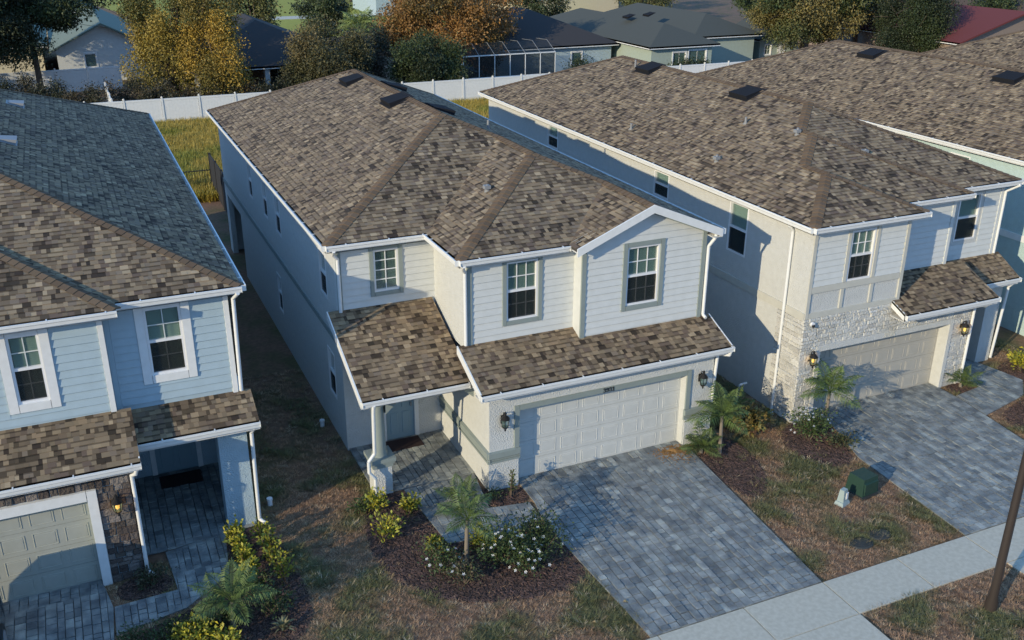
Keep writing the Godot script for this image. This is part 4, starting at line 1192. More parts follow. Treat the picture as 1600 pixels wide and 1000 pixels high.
# ------------------------------------------------------------------ plants
func palm(at: Vector3, label: String, trunk_h: float, fl: float, count: int, tint: Color, droop := 0.55, group := "young palms in the front beds") -> void:
	var t := thing("palm_tree", label, "palm", Vector3.ZERO, group)
	var tr := MB.new()
	var seg := 7
	var top := v3(rng.randf_range(-0.06, 0.06), trunk_h, rng.randf_range(-0.06, 0.06))
	for i in seg:
		var a := Vector3.ZERO.lerp(top, float(i) / seg); var b := Vector3.ZERO.lerp(top, float(i + 1) / seg)
		var r := lerpf(0.055, 0.036, float(i) / seg) * maxf(1.0, trunk_h * 0.4)
		tr.tube(a, b, r * 1.12, r, 9, false)
	part(t, "trunk", tr, "palm_bark")
	for i in count:
		var m := MB.new()
		var an := i * 2.399 + rng.randf_range(-0.2, 0.2)
		var rise := lerpf(1.25, 0.05, float(i) / count)
		var d := v3(cos(an), 0, sin(an))
		var L := fl * rng.randf_range(0.8, 1.1)
		var p := top
		var dir := (d * cos(rise) + Vector3.UP * sin(rise)).normalized()
		var steps := 14
		for k in steps:
			var q := p + dir * L / steps
			m.col = tint * 0.8
			m.tube(p, q, 0.011, 0.009, 4, false)
			var side := dir.cross(Vector3.UP).normalized()
			var u := (k + 0.5) / steps
			if u > 0.12:
				var ll := L * 0.36 * sin(PI * clampf(u * 0.9 + 0.12, 0, 1))
				for s in [-1, 1]:
					for w in 2:
						m.col = tint * rng.randf_range(0.65, 1.35)
						var ld: Vector3 = (side * s + dir * 0.55 + Vector3.UP * rng.randf_range(-0.1, 0.3)).normalized()
						m.leaf(p.lerp(q, w * 0.5), ld, dir.cross(ld).cross(ld).normalized() if false else dir, ll, 0.0135 * fl + 0.002, 0.35)
			dir = (dir + Vector3.DOWN * droop / steps * 1.6).normalized()
			p = q
		part(t, "frond", m, "veg")
	t.position = at

func shrub(nm: String, at: Vector3, label: String, cat: String, r: float, h: float, leaves: int, ls: float, c0: Color, c1: Color, flowers := 0, group := "") -> void:
	var t := thing(nm, label, cat, Vector3.ZERO, group)
	var st := MB.new()
	var tips := []
	for i in 9:
		var an := rng.randf() * TAU; var q := v3(cos(an) * r * rng.randf_range(0.2, 0.8), h * rng.randf_range(0.55, 0.95), sin(an) * r * rng.randf_range(0.2, 0.8))
		st.tube(v3(rng.randf_range(-0.04, 0.04), -0.02, rng.randf_range(-0.04, 0.04)), q, 0.014, 0.006, 5, false)
		tips.append(q)
	part(t, "stems", st, "bark")
	var m := MB.new()
	for i in leaves:
		var tip: Vector3 = tips[i % tips.size()]
		var c := tip * sqrt(rng.randf_range(0.12, 1.0)) + v3(rng.randfn(0, r * 0.26), rng.randfn(0, h * 0.12), rng.randfn(0, r * 0.26))
		c.y = maxf(c.y, 0.03)
		m.col = c0.lerp(c1, rng.randf()) * rng.randf_range(0.7, 1.25)
		var d := (v3(c.x, absf(c.y) * 0.4 + 0.1, c.z).normalized() + v3(rng.randfn(0, 0.5), rng.randfn(0, 0.4), rng.randfn(0, 0.5))).normalized()
		var s := d.cross(v3(rng.randfn(), rng.randfn(), rng.randfn())).normalized()
		m.leaf(c, d, s, ls * rng.randf_range(0.7, 1.3), ls * 0.24, rng.randf_range(0.0, 0.35))
	part(t, "foliage", m, "veg")
	for i in flowers:
		var an := rng.randf() * TAU; var el := rng.randf_range(0.1, 1.4); var rr := rng.randf_range(0.85, 1.08)
		var c := v3(cos(an) * cos(el) * r * rr, h * (0.3 + 0.68 * sin(el)), sin(an) * cos(el) * r * rr)
		var f := MB.new()
		var nn := (c + Vector3.UP * 0.3).normalized(); var a := nn.cross(v3(0.3, 0.2, 1)).normalized(); var b := nn.cross(a)
		for k in 5:
			var w := TAU * k / 5; var d := a * cos(w) + b * sin(w); var e := a * cos(w + 0.6) + b * sin(w + 0.6)
			f.quad(c, c + (d * 0.028 + nn * 0.012), c + (d + e) * 0.022 + nn * 0.014, c + e * 0.030 + nn * 0.01)
		part(t, "flower", f, "petal")
	t.position = at

func spiky(at: Vector3, label: String, r: float, h: float, k: int, col: Color) -> void:
	var t := thing("spiky_plant", label, "plant", Vector3.ZERO)
	for i in k:
		var m := MB.new(); m.col = col * rng.randf_range(0.7, 1.3)
		var an := i * 2.4; var el := rng.randf_range(0.3, 1.3)
		var d := v3(cos(an) * cos(el), sin(el), sin(an) * cos(el))
		m.leaf(v3(0, 0.02, 0), d, d.cross(Vector3.UP).normalized(), lerpf(r, h, sin(el)), 0.022, 0.25)
		part(t, "leaf", m, "veg")
	t.position = at

func plants() -> void:
	var pg := Color(0.085, 0.13, 0.035); var dg := Color(0.035, 0.06, 0.022)
	palm(v3(-1.59, -0.08, 2.41), "young palm with thin pale trunk in the bed beside the flowering shrubs", 1.2, 0.8, 12, pg)
	palm(v3(6.42, -0.03, 0.75), "young palm with thin pale trunk under the lantern of the white garage", 1.15, 0.95, 13, pg)
	palm(v3(9.97, -0.03, 0.76), "young palm before the rough white stone corner", 1.15, 1.05, 14, pg * 1.1)
	palm(v3(-6.73, -0.1, 2.5), "broad young palm in the bed before the blue-grey house", 0.7, 0.95, 14, pg * 1.0)
	palm(v3(15.55, 0.0, 0.45), "tiny palm in the small bed beside the tan garage door", 0.15, 0.75, 9, pg * 0.9, 0.3)
	palm(v3(-0.95, 0.0, 0.45), "low feathery palm in the bed at the garage corner", 0.2, 0.75, 10, pg * 0.9, 0.35)
	palm(v3(5.95, 0.0, 0.55), "low bushy cycad palm beside the garage pilaster", 0.12, 0.75, 14, pg * 0.85, 0.5)
	palm(v3(7.7, 0.0, -0.7), "feathery cycad palm between the two white houses", 0.25, 1.0, 16, pg * 0.9, 0.4)
	var gF := "white-flowering shrubs"
	shrub("flowering_shrub", v3(-0.8, -0.08, 2.75), "white-flowering dark shrub right beside the young palm's pale trunk", "shrub", 0.6, 0.85, 1300, 0.085, dg, pg * 0.8, 26, gF)
	shrub("flowering_shrub", v3(0.0, -0.09, 2.85), "wide dark shrub with few white flowers against the grey driveway", "shrub", 0.78, 0.95, 1900, 0.085, dg * 0.9, pg * 0.6, 22, gF)
	shrub("flowering_shrub", v3(-0.35, -0.09, 3.25), "low white-flowering shrub in front of the wide dark shrub", "shrub", 0.55, 0.65, 900, 0.08, dg, pg * 0.8, 18, gF)
	shrub("flowering_shrub", v3(-2.2, -0.08, 2.35), "sparse white-flowering shrub on the lawn side of the young palm", "shrub", 0.55, 0.65, 650, 0.08, dg, pg * 0.8, 9, gF)
	shrub("flowering_shrub", v3(-1.85, -0.09, 3.0), "small half-bare shrub with three white flowers near the lawn", "shrub", 0.45, 0.5, 480, 0.08, dg, Color(0.10, 0.085, 0.05), 3, gF)
	shrub("flowering_shrub", v3(9.15, -0.03, 1.1), "round shrub thick with white flowers at the stone corner", "shrub", 0.6, 0.95, 1300, 0.085, dg, pg, 60, gF)
	shrub("shrub", v3(9.75, -0.05, 1.75), "low olive shrub at the edge of the driveway near the stone corner", "shrub", 0.45, 0.45, 450, 0.09, dg, Color(0.09, 0.085, 0.04))
	shrub("flowering_shrub", v3(16.5, -0.08, 2.6), "white-flowering shrub beyond the path of the white stone house", "shrub", 0.6, 0.7, 700, 0.085, dg, Color(0.10, 0.07, 0.04), 22, gF)
	var yc := Color(0.42, 0.36, 0.03); var y2 := Color(0.16, 0.20, 0.03)
	var gY := "yellow-leaved shrubs in the beds"
	var k := 0
	for q in [[-2.85, -0.25, 0.32, 0.6, "yellow croton at the foot of the porch column pedestal"], [-3.0, 0.85, 0.36, 0.55, "yellow croton in the bed on the lawn side of the path"], [-2.15, 0.1, 0.25, 0.45, "small greenish-yellow croton beside the porch path"], [-1.0, 2.0, 0.38, 0.4, "yellow-green shrub behind the young palm's trunk"], [-2.05, 1.7, 0.2, 0.3, "tiny yellowish shrub at the bend of the path"]]:
		shrub("croton", v3(q[0], gy(q[1]), q[1]), q[4], "shrub", q[2], q[3], 260, 0.12, yc if q[3] > 0.5 else yc * 0.7, y2, 0, gY)
	for i in 4: shrub("croton", v3(-6.18 + 0.02 * i, 0, -0.25 + i * 0.45), "yellow croton in the row along the square blue-grey column and path", "shrub", 0.2, 0.75 - i * 0.09, 210, 0.12, yc, y2, 0, gY)
	for i in 4: shrub("croton", v3(-5.62 + 0.06 * i, 0, 0.0 + i * 0.5), "greenish-yellow croton in the row beside the lawn, blue-grey house", "shrub", 0.24, 0.6, 170, 0.11, yc * 0.7, y2, 0, gY)
	for q in [[-7.35, 2.75], [-7.0, 3.15], [-7.6, 2.5]]: shrub("croton", v3(q[0], -0.1, q[1]), "yellow croton below the broad palm at the shaded driveway", "shrub", 0.32, 0.5, 260, 0.12, yc, y2, 0, gY)
	for q in [[18.3, 0.3], [19.1, 0.2], [19.2, 1.1]]: shrub("croton", v3(q[0], 0, q[1]), "bright yellow croton beyond the square white column", "shrub", 0.42, 0.6, 380, 0.13, yc * 1.1, y2, 0, gY)
	for i in 5: shrub("hedge_shrub", v3(-8.6 + i * 0.42, -0.08, 2.35 + 0.12 * (i % 2)), "dark clipped hedge shrub at the edge of the shaded driveway", "shrub", 0.36, 0.5, 420, 0.07, dg, pg * 0.7, 0, "hedge shrubs before the blue-grey house")
	shrub("shrub", v3(-8.1, 0.0, 0.45), "dark low shrub under the blue-grey house's downspout", "shrub", 0.4, 0.42, 420, 0.08, dg, Color(0.06, 0.05, 0.03))
	shrub("shrub", v3(0.42, 0.0, 0.4), "upright twiggy little shrub at the garage corner", "shrub", 0.15, 0.75, 120, 0.08, Color(0.13, 0.12, 0.05), pg)
	shrub("shrub", v3(0.05, 0.0, 0.35), "low sparse shrub at the garage corner", "shrub", 0.25, 0.2, 120, 0.07, dg, pg)
	shrub("shrub", v3(7.9, 0.0, 0.1), "golden ornamental grass between the two white houses", "ornamental grass", 0.5, 0.65, 700, 0.2, Color(0.24, 0.16, 0.05), Color(0.10, 0.11, 0.03))
	shrub("shrub", v3(-6.0, -0.05, 1.5), "dark leafy shrub between the two rows of crotons", "shrub", 0.4, 0.5, 420, 0.09, dg, pg * 0.7)
	shrub("shrub", v3(-5.9, -0.08, 2.3), "dark shrub between broad palm and lawn", "shrub", 0.45, 0.55, 450, 0.09, dg, pg * 0.6)
	shrub("shrub", v3(-3.2, -0.02, -0.45), "low dark green shrub beside the downspout of the round column", "shrub", 0.3, 0.35, 260, 0.09, dg, pg)
	spiky(v3(-5.8, -0.1, 2.95), "pale spiky grass plant at the lawn before the blue-grey house", 0.4, 0.4, 26, Color(0.19, 0.18, 0.09))
	# fallen leaves on the lawn
	for q in [[0.1, 5.2], [1.0, 4.9], [7.3, 2.6], [-1.2, 5.4]]:
		var m := MB.new(); m.col = Color(0.5, 0.33, 0.14); m.leaf(v3(q[0], gy(q[1]) + 0.06, q[1]), v3(0.8, 0.1, 0.4), v3(-0.4, 0.1, 0.8), 0.14, 0.05)
		tag(part(self, "fallen_leaf", m, "veg"), "curled tan leaf lying on the brown lawn", "leaf", "fallen leaves on the lawn")

# ------------------------------------------------------------------ street things
func street_things() -> void:
	var t := thing("transformer", "dark green utility transformer box on the lawn between the driveways", "transformer", v3(8.75, gy(3.6), 3.6))
	var y := gy(3.6)
	var m := MB.new()
	var p := Transform3D(Basis(Vector3.UP, 0.12), v3(8.75, y, 3.6))
	m.bevel(p * Transform3D(Basis(Vector3.RIGHT, -PI / 2), Vector3.ZERO), v3(-0.3, -0.28, 0.0), v3(0.3, 0.28, 0.5), 0.05); part(t, "cabinet", m, "paint_green")
	var d := MB.new(); d.bevel(p, v3(-0.25, 0.06, 0.2), v3(0.25, 0.4, 0.29), 0.015); part(t, "door", d, "paint_green")
	var b := MB.new(); b.obox(p, v3(-0.34, -0.05, -0.32), v3(0.34, 0.04, 0.34)); part(t, "base_pad", b, "plastic_black")
	t = thing("cable_pedestal", "small grey-green metal cable pedestal beside the green transformer box", "pedestal", v3(7.9, gy(3.85), 3.85))
	p = Transform3D(Basis(Vector3.UP, 0.3), v3(7.9, gy(3.85), 3.85))
	var lie := p * Transform3D(Basis(Vector3.RIGHT, -PI / 2), Vector3.ZERO)
	m = MB.new(); m.bevel(lie, v3(-0.17, -0.13, 0.0), v3(0.17, 0.13, 0.1), 0.03); part(t, "skirt", m, "galvanised")
	m = MB.new(); m.bevel(lie, v3(-0.11, -0.09, 0.09), v3(0.11, 0.09, 0.42), 0.03); part(t, "body", m, "galvanised")
	m = MB.new(); m.bevel(p, v3(0.0, 0.16, 0.08), v3(0.09, 0.34, 0.094), 0.004); part(t, "label_plate", m, "vinyl")
	for q in [[7.2, 5.3, "dark oval meter-box lid in the lawn nearer the grey driveway"], [7.85, 5.2, "dark oval meter-box lid in the lawn farther from the grey driveway"]]:
		t = thing("meter_box", q[2], "meter box", v3(q[0], gy(q[1]), q[1]), "meter-box lids in the lawn")
		m = MB.new()
		for k in 20: # oval rim
			var a := TAU * k / 20; var a2 := TAU * (k + 1) / 20
			m.quad(v3(q[0] + cos(a) * 0.31, gy(q[1]) + 0.02, q[1] - sin(a) * 0.23), v3(q[0] + cos(a2) * 0.31, gy(q[1]) + 0.02, q[1] - sin(a2) * 0.23), v3(q[0] + cos(a2) * 0.27, gy(q[1]) + 0.05, q[1] - sin(a2) * 0.19), v3(q[0] + cos(a) * 0.27, gy(q[1]) + 0.05, q[1] - sin(a) * 0.19))
		part(t, "rim", m, "plastic_black")
		m = MB.new()
		var ring := []
		for k in 20: ring.append(v3(q[0] + cos(TAU * k / 20) * 0.265, gy(q[1]) + 0.042, q[1] - sin(TAU * k / 20) * 0.185))
		m.poly(ring); part(t, "lid", m, "plastic_black")
	t = thing("street_lamp", "tall dark bronze lamp post rising from the verge beside the sidewalk", "lamp post", v3(8.08, -0.22, 8.2))
	m = MB.new(); m.lathe(v3(8.08, -0.25, 8.2), [Vector2(0.13, 0), Vector2(0.13, 0.25), Vector2(0.095, 0.4), Vector2(0.085, 2.0), Vector2(0.07, 5.5)], 16); part(t, "pole", m, "bronze")
	m = MB.new(); m.pipe([v3(8.08, 5.1, 8.2), v3(8.08, 5.4, 8.6), v3(8.08, 5.45, 9.4)], 0.035, 8); part(t, "arm", m, "bronze")
	m = MB.new(); m.box(v3(7.9, 5.38, 9.3), v3(8.26, 5.5, 9.9)); part(t, "lamp_head", m, "bronze")
	m = MB.new()
	var ring := []
	for k in 24:
		var a := TAU * k / 24; var r := rng.randf_range(0.5, 1.2)
		ring.append([5.32 + cos(a) * 0.22 * r, 0.22 + sin(a) * 0.2 * r])
	for q in 5: # low heap
		var pr := []
		for k in 24:
			var s := 1.0 - q * 0.2
			pr.append(v3(5.32 + (ring[k][0] - 5.32) * s, 0.044 + 0.05 * (1 - s), 0.22 + (ring[k][1] - 0.22) * s))
		for k in 24:
			var k2 := (k + 1) % 24; var s2 := 1.0 - (q + 1) * 0.2
			var u := v3(5.32 + (ring[k][0] - 5.32) * s2, 0.044 + 0.05 * (1 - s2), 0.22 + (ring[k][1] - 0.22) * s2); var w := v3(5.32 + (ring[k2][0] - 5.32) * s2, 0.044 + 0.05 * (1 - s2), 0.22 + (ring[k2][1] - 0.22) * s2)
			m.quad(pr[k2], pr[k], u, w)
	for q in 900:
		var a := rng.randf() * TAU; var d2 := absf(rng.randfn(0, 0.26))
		var gp := v3(5.3 + cos(a) * d2 * 1.1, 0.045, 0.24 + sin(a) * d2)
		if gp.x < 5.68 and gp.z > -0.05: m.box(gp - v3(0.012, 0.004, 0.012), gp + v3(0.012, 0.008, 0.01))
	tag(part(self, "sand_heap", m, "orange_sand"), "patch of orange sand spilled on the driveway by the garage", "sand")
	for q in [[-3.0, -5.0, "white clean-out pipe cap standing in the dark side yard"], [-5.15, -1.6, "white clean-out pipe cap by the blue-grey house's wall"]]:
		t = thing("cleanout_pipe", q[2], "pipe", v3(q[0], 0, q[1]))
		m = MB.new(); m.tube(v3(q[0], 0, q[1]), v3(q[0], 0.16, q[1]), 0.06, 0.06, 12); part(t, "pipe", m, "vinyl")
		m = MB.new(); m.tube(v3(q[0], 0.16, q[1]), v3(q[0], 0.21, q[1]), 0.075, 0.07, 12); part(t, "cap", m, "vinyl")
	car()

# dark car parked on the shaded driveway, its side just inside the picture
# it stands with its tail to the garage
func car() -> void:
	var t := thing("parked_car", "black sport utility car parked on the shaded driveway", "car", v3(-11.8, 0, 3.0))
	var xc := -11.8
	var prof := [Vector2(0.72, 0.35), Vector2(0.68, 0.8), Vector2(0.85, 0.98), Vector2(1.75, 1.1), Vector2(2.4, 1.72), Vector2(3.2, 1.86), Vector2(5.0, 1.84), Vector2(5.25, 1.15), Vector2(5.3, 0.6), Vector2(5.15, 0.35)]
	var m := MB.new()
	var ring := func(x: float, inset: float) -> Array:
		var o := []
		for q in prof:
			var up := clampf((q.y - 1.05) / 0.6, 0, 1)
			o.append(v3(xc + x * (0.92 - inset - 0.14 * up), q.y - 0.05, 5.95 - q.x))
		return o
	var R: Array = ring.call(1.0, 0.0); var L: Array = ring.call(-1.0, 0.0)
	for i in prof.size():
		var j := (i + 1) % prof.size()
		m.quad(R[i], R[j], L[j], L[i])
	m.poly(L); var lr := R.duplicate(); lr.reverse(); m.poly(lr)
	part(t, "body", m, "car_paint")
	for s in [-1, 1]:
		for g in [[1.95, 2.5, 3.3, 3.3], [3.4, 3.4, 4.45, 4.8]]:
			var w := MB.new()
			var x0: float = xc + s * 0.922; var x1: float = xc + s * 0.80
			var q := [v3(x0, 1.08, 5.95 - g[0]), v3(x0, 1.08, 5.95 - g[3]), v3(x1, 1.52, 5.95 - g[2]), v3(x1, 1.52, 5.95 - g[1])]
			w.quad(q[0], q[1], q[2], q[3]); part(t, "side_window", w, "glass")
		for z in [1.55, 4.3]:
			var w := MB.new(); w.tube(v3(xc + s * 0.7, 0.34, z), v3(xc + s * 0.94, 0.34, z), 0.34, 0.34, 20)
			var wn := part(t, "wheel", w, "plastic_black")
			var r := MB.new(); r.tube(v3(xc + s * 0.94, 0.34, z), v3(xc + s * 0.955, 0.34, z), 0.22, 0.2, 14); part(wn, "rim", r, "lead")
		var hl := MB.new(); hl.box(v3(xc + s * 0.7 - 0.14, 0.7, 5.2), v3(xc + s * 0.7 + 0.14, 0.84, 5.29)); part(t, "headlight", hl, "vinyl")
		var mi := MB.new(); mi.box(v3(xc + s * 1.0 - 0.1, 1.05, 3.7), v3(xc + s * 1.0 + 0.1, 1.22, 3.9)); part(t, "mirror", mi, "car_paint")

# ------------------------------------------------------------------ beyond the yards
func fence(a: Vector2, b: Vector2, label: String) -> void:
	var t := thing("fence", label, "fence", v3(a.x, 0, a.y), "white vinyl fences behind the yards")
	var d := (b - a).normalized(); var L := (b - a).length()
	var U := v3(d.x, 0, d.y)
	var fr := Transform3D(Basis(U, Vector3.UP, U.cross(Vector3.UP)), v3(a.x, 0, a.y))
	var w := 2.4
	var pm := MB.new()
	pm.bevel(Transform3D(), v3(0.07, 0.1, -0.02), v3(w - 0.07, 1.68, 0.02), 0.004)
	pm.bevel(Transform3D(), v3(0.06, 1.68, -0.03), v3(w - 0.06, 1.82, 0.03), 0.006); pm.bevel(Transform3D(), v3(0.06, 0.04, -0.03), v3(w - 0.06, 0.18, 0.03), 0.006)
	var i := 0.2
	while i < w - 0.1:
		pm.obox(Transform3D(), v3(i, 0.18, 0.02), v3(i + 0.008, 1.68, 0.024)); i += 0.19
	var panel := pm.mesh(M.white)
	var qm := MB.new()
	qm.bevel(Transform3D(Basis(Vector3.RIGHT, -PI / 2), Vector3.ZERO), v3(-0.065, -0.065, 0), v3(0.065, 0.065, 1.9), 0.01)
	qm.tube(v3(0, 1.9, 0), v3(0, 1.97, 0), 0.11, 0.01, 4)
	var post := qm.mesh(M.white)
	for k in int(L / w) + 1:
		add(t, "post", post, fr * Transform3D(Basis(), v3(k * w, 0, 0)))
		if k < int(L / w): add(t, "panel", panel, fr * Transform3D(Basis(), v3(k * w, 0, 0)))

func bg_house(label: String, x0: float, x1: float, zf: float, zb: float, e: float, pitch: float, wallm: String, roofm: String, gable := "", wins := [], patio := 0.0) -> Node3D:
	var t := thing("house", label, "house", v3((x0 + x1) / 2, 0, (zf + zb) / 2))
	var m := MB.new()
	var holes := []
	for w in wins: holes.append([w[0], w[1], w[2], w[3]])
	wall(m, frame(v3(0, 0, zf - patio), "front"), x0, x1, 0, e, holes)
	if patio > 0: m.box(v3(x0, e - 0.05, zf - patio), v3(x1, e, zf))
	wall(m, frame(v3(x0, 0, 0), "left"), zb, zf - patio - 0.2, 0, e); wall(m, frame(v3(x1, 0, 0), "right"), -zf + patio + 0.2, -zb, 0, e); wall(m, frame(v3(0, 0, zb), "back"), -x1 + 0.2, -x0 - 0.2, 0, e)
	var ov := 0.5
	var X0 := x0 - ov; var X1 := x1 + ov; var F := zf + ov; var B := zb - ov
	var hx := (X1 - X0) / 2; var hz := (F - B) / 2
	var r := MB.new()
	var E0 := e - 0.02
	if gable == "front":
		var y := E0 + pitch * hx; var xm := X0 + hx
		r.slab([v3(X0, E0, B), v3(X0, E0, F), v3(xm, y, F), v3(xm, y, B)], 0.15); r.slab([v3(X1, E0, F), v3(X1, E0, B), v3(xm, y, B), v3(xm, y, F)], 0.15)
		m.poly([v3(x0, e, zf), v3(x1, e, zf), v3((x0 + x1) / 2, e + pitch * (x1 - x0) / 2, zf)])
	elif gable == "left":
		var y := E0 + pitch * hz; var zm := F - hz
		r.slab([v3(X0, E0, F), v3(X1, E0, F), v3(X1, y, zm), v3(X0, y, zm)], 0.15); r.slab([v3(X1, E0, B), v3(X0, E0, B), v3(X0, y, zm), v3(X1, y, zm)], 0.15)
		m.poly([v3(x0, e, zb), v3(x0, e, zf), v3(x0, e + pitch * (zf - zb) / 2, (zf + zb) / 2)])
	else:
		var h := minf(hx, hz); var y := E0 + pitch * h
		if hx < hz:
			var a := v3(X0 + hx, y, F - h); var b := v3(X0 + hx, y, B + h)
			r.slab([v3(X0, E0, B), v3(X0, E0, F), a, b], 0.15); r.slab([v3(X1, E0, F), v3(X1, E0, B), b, a], 0.15); r.slab([v3(X0, E0, F), v3(X1, E0, F), a], 0.15); r.slab([v3(X1, E0, B), v3(X0, E0, B), b], 0.15)
		else:
			var a := v3(X0 + h, y, F - hz); var b := v3(X1 - h, y, F - hz)
			r.slab([v3(X0, E0, F), v3(X1, E0, F), b, a], 0.15); r.slab([v3(X1, E0, B), v3(X0, E0, B), a, b], 0.15); r.slab([v3(X0, E0, B), v3(X0, E0, F), a], 0.15); r.slab([v3(X1, E0, F), v3(X1, E0, B), b], 0.15)
	part(t, "wall", m, wallm)
	part(t, "roof", r, roofm)
	for q in [[v3(X0, E0, F), v3(X1, E0, F)], [v3(X0, E0, B), v3(X0, E0, F)]]:
		if (gable == "front" and q[0].z == F) or (gable == "left" and q[0].z == B): continue
		gutter(t, q[0] - v3(0, 0.02, 0), q[1] - v3(0, 0.02, 0), false)
	for w in wins: window(t, frame(v3(0, 0, zf - patio), "front"), w[0], w[1], w[2], w[3], {"cols": w[4] if w.size() > 4 else 1, "rows": 2, "blind": false, "single": true, "casing": 0.1, "casing_material": "white"})
	return t

var cluster := {}
func leaf_cluster(k: int, r: float, ls: float) -> ArrayMesh:
	var key := "%d_%.2f_%.2f" % [k, r, ls]
	if not cluster.has(key):
		var m := MB.new()
		for i in k:
			var c := v3(rng.randfn(0, 0.5), rng.randfn(0, 0.4), rng.randfn(0, 0.5)) * r
			var d := (c + v3(rng.randfn(0, 0.4), rng.randfn(0, 0.4), rng.randfn(0, 0.4)) * r).normalized()
			var s := d.cross(v3(rng.randfn(), rng.randfn(), rng.randfn())).normalized()
			var l := ls * rng.randf_range(0.7, 1.3)
			m.col = Color(1, 1, 1) * rng.randf_range(0.75, 1.2)
			m.leaf(c, d, s, l, l * 0.3, 0.15)
		cluster[key] = m.mesh(M.veg)
	return cluster[key]

func tree(nm: String, label: String, at: Vector3, cy: float, rad: Vector3, n: int, c0: Color, c1: Color, trunk_r: float, ls := 0.22, lobes := 9, group := "trees beyond the white fence") -> void:
	var t := thing(nm, label, "tree", Vector3.ZERO, group)
	var tr := MB.new()
	var fork := v3(rng.randf_range(-0.2, 0.2), maxf(cy - rad.y * 0.75, 0.4), rng.randf_range(-0.2, 0.2))
	tr.tube(Vector3(0, -0.1, 0), fork, trunk_r * 1.25, trunk_r * 0.8, 10, false)
	var cen := []
	for i in lobes:
		var an := i * 2.399 + rng.randf_range(-0.3, 0.3); var u := (i + 0.5) / lobes
		var yy := lerpf(-0.7, 0.75, u); var rr := sqrt(maxf(0.05, 1 - yy * yy)) * rng.randf_range(0.4, 0.78)
		var c := v3(cos(an) * rr * rad.x, cy + yy * rad.y, sin(an) * rr * rad.z)
		cen.append(c)
		var mid := fork.lerp(c, 0.5) + v3(0, 0.1 * rad.y, 0)
		tr.tube(fork, mid, trunk_r * 0.5, trunk_r * 0.3, 7, false); tr.tube(mid, c, trunk_r * 0.3, trunk_r * 0.1, 6, false)
		for b in 3:
			tr.tube(mid.lerp(c, 0.3 * b + 0.2), c + v3(rng.randfn(0, 0.3) * rad.x, rng.randfn(0, 0.2) * rad.y, rng.randfn(0, 0.3) * rad.z), trunk_r * 0.14, trunk_r * 0.05, 5, false)
	part(t, "trunk", tr, "bark")
	var xf := []; var cs := []
	for i in n:
		var c: Vector3 = cen[rng.randi_range(0, lobes - 1)]
		var lobe_r := 0.28 + 0.2 * absf(sin(c.x * 7.1 + c.z * 3.3))
		var d := v3(rng.randfn(), rng.randfn(), rng.randfn()).normalized() * pow(rng.randf(), 0.4) * rng.randf_range(0.75, 1.1)
		var p := c + v3(d.x * rad.x, d.y * rad.y, d.z * rad.z) * lobe_r
		xf.append(Transform3D(Basis(v3(rng.randfn(), rng.randfn(), rng.randfn()).normalized(), rng.randf() * TAU).scaled(Vector3.ONE * rng.randf_range(0.7, 1.3)), p))
		cs.append(c0.lerp(c1, clampf(0.5 + 0.45 * sin(c.x * 4.7 + c.y * 5.3 + c.z * 3.1) + rng.randfn(0, 0.16), 0, 1)) * rng.randf_range(0.95, 1.4))
	multi(t, "crown", leaf_cluster(20, 0.45, ls * 0.72), xf, cs).set_meta("kind", "stuff")
	t.position = at

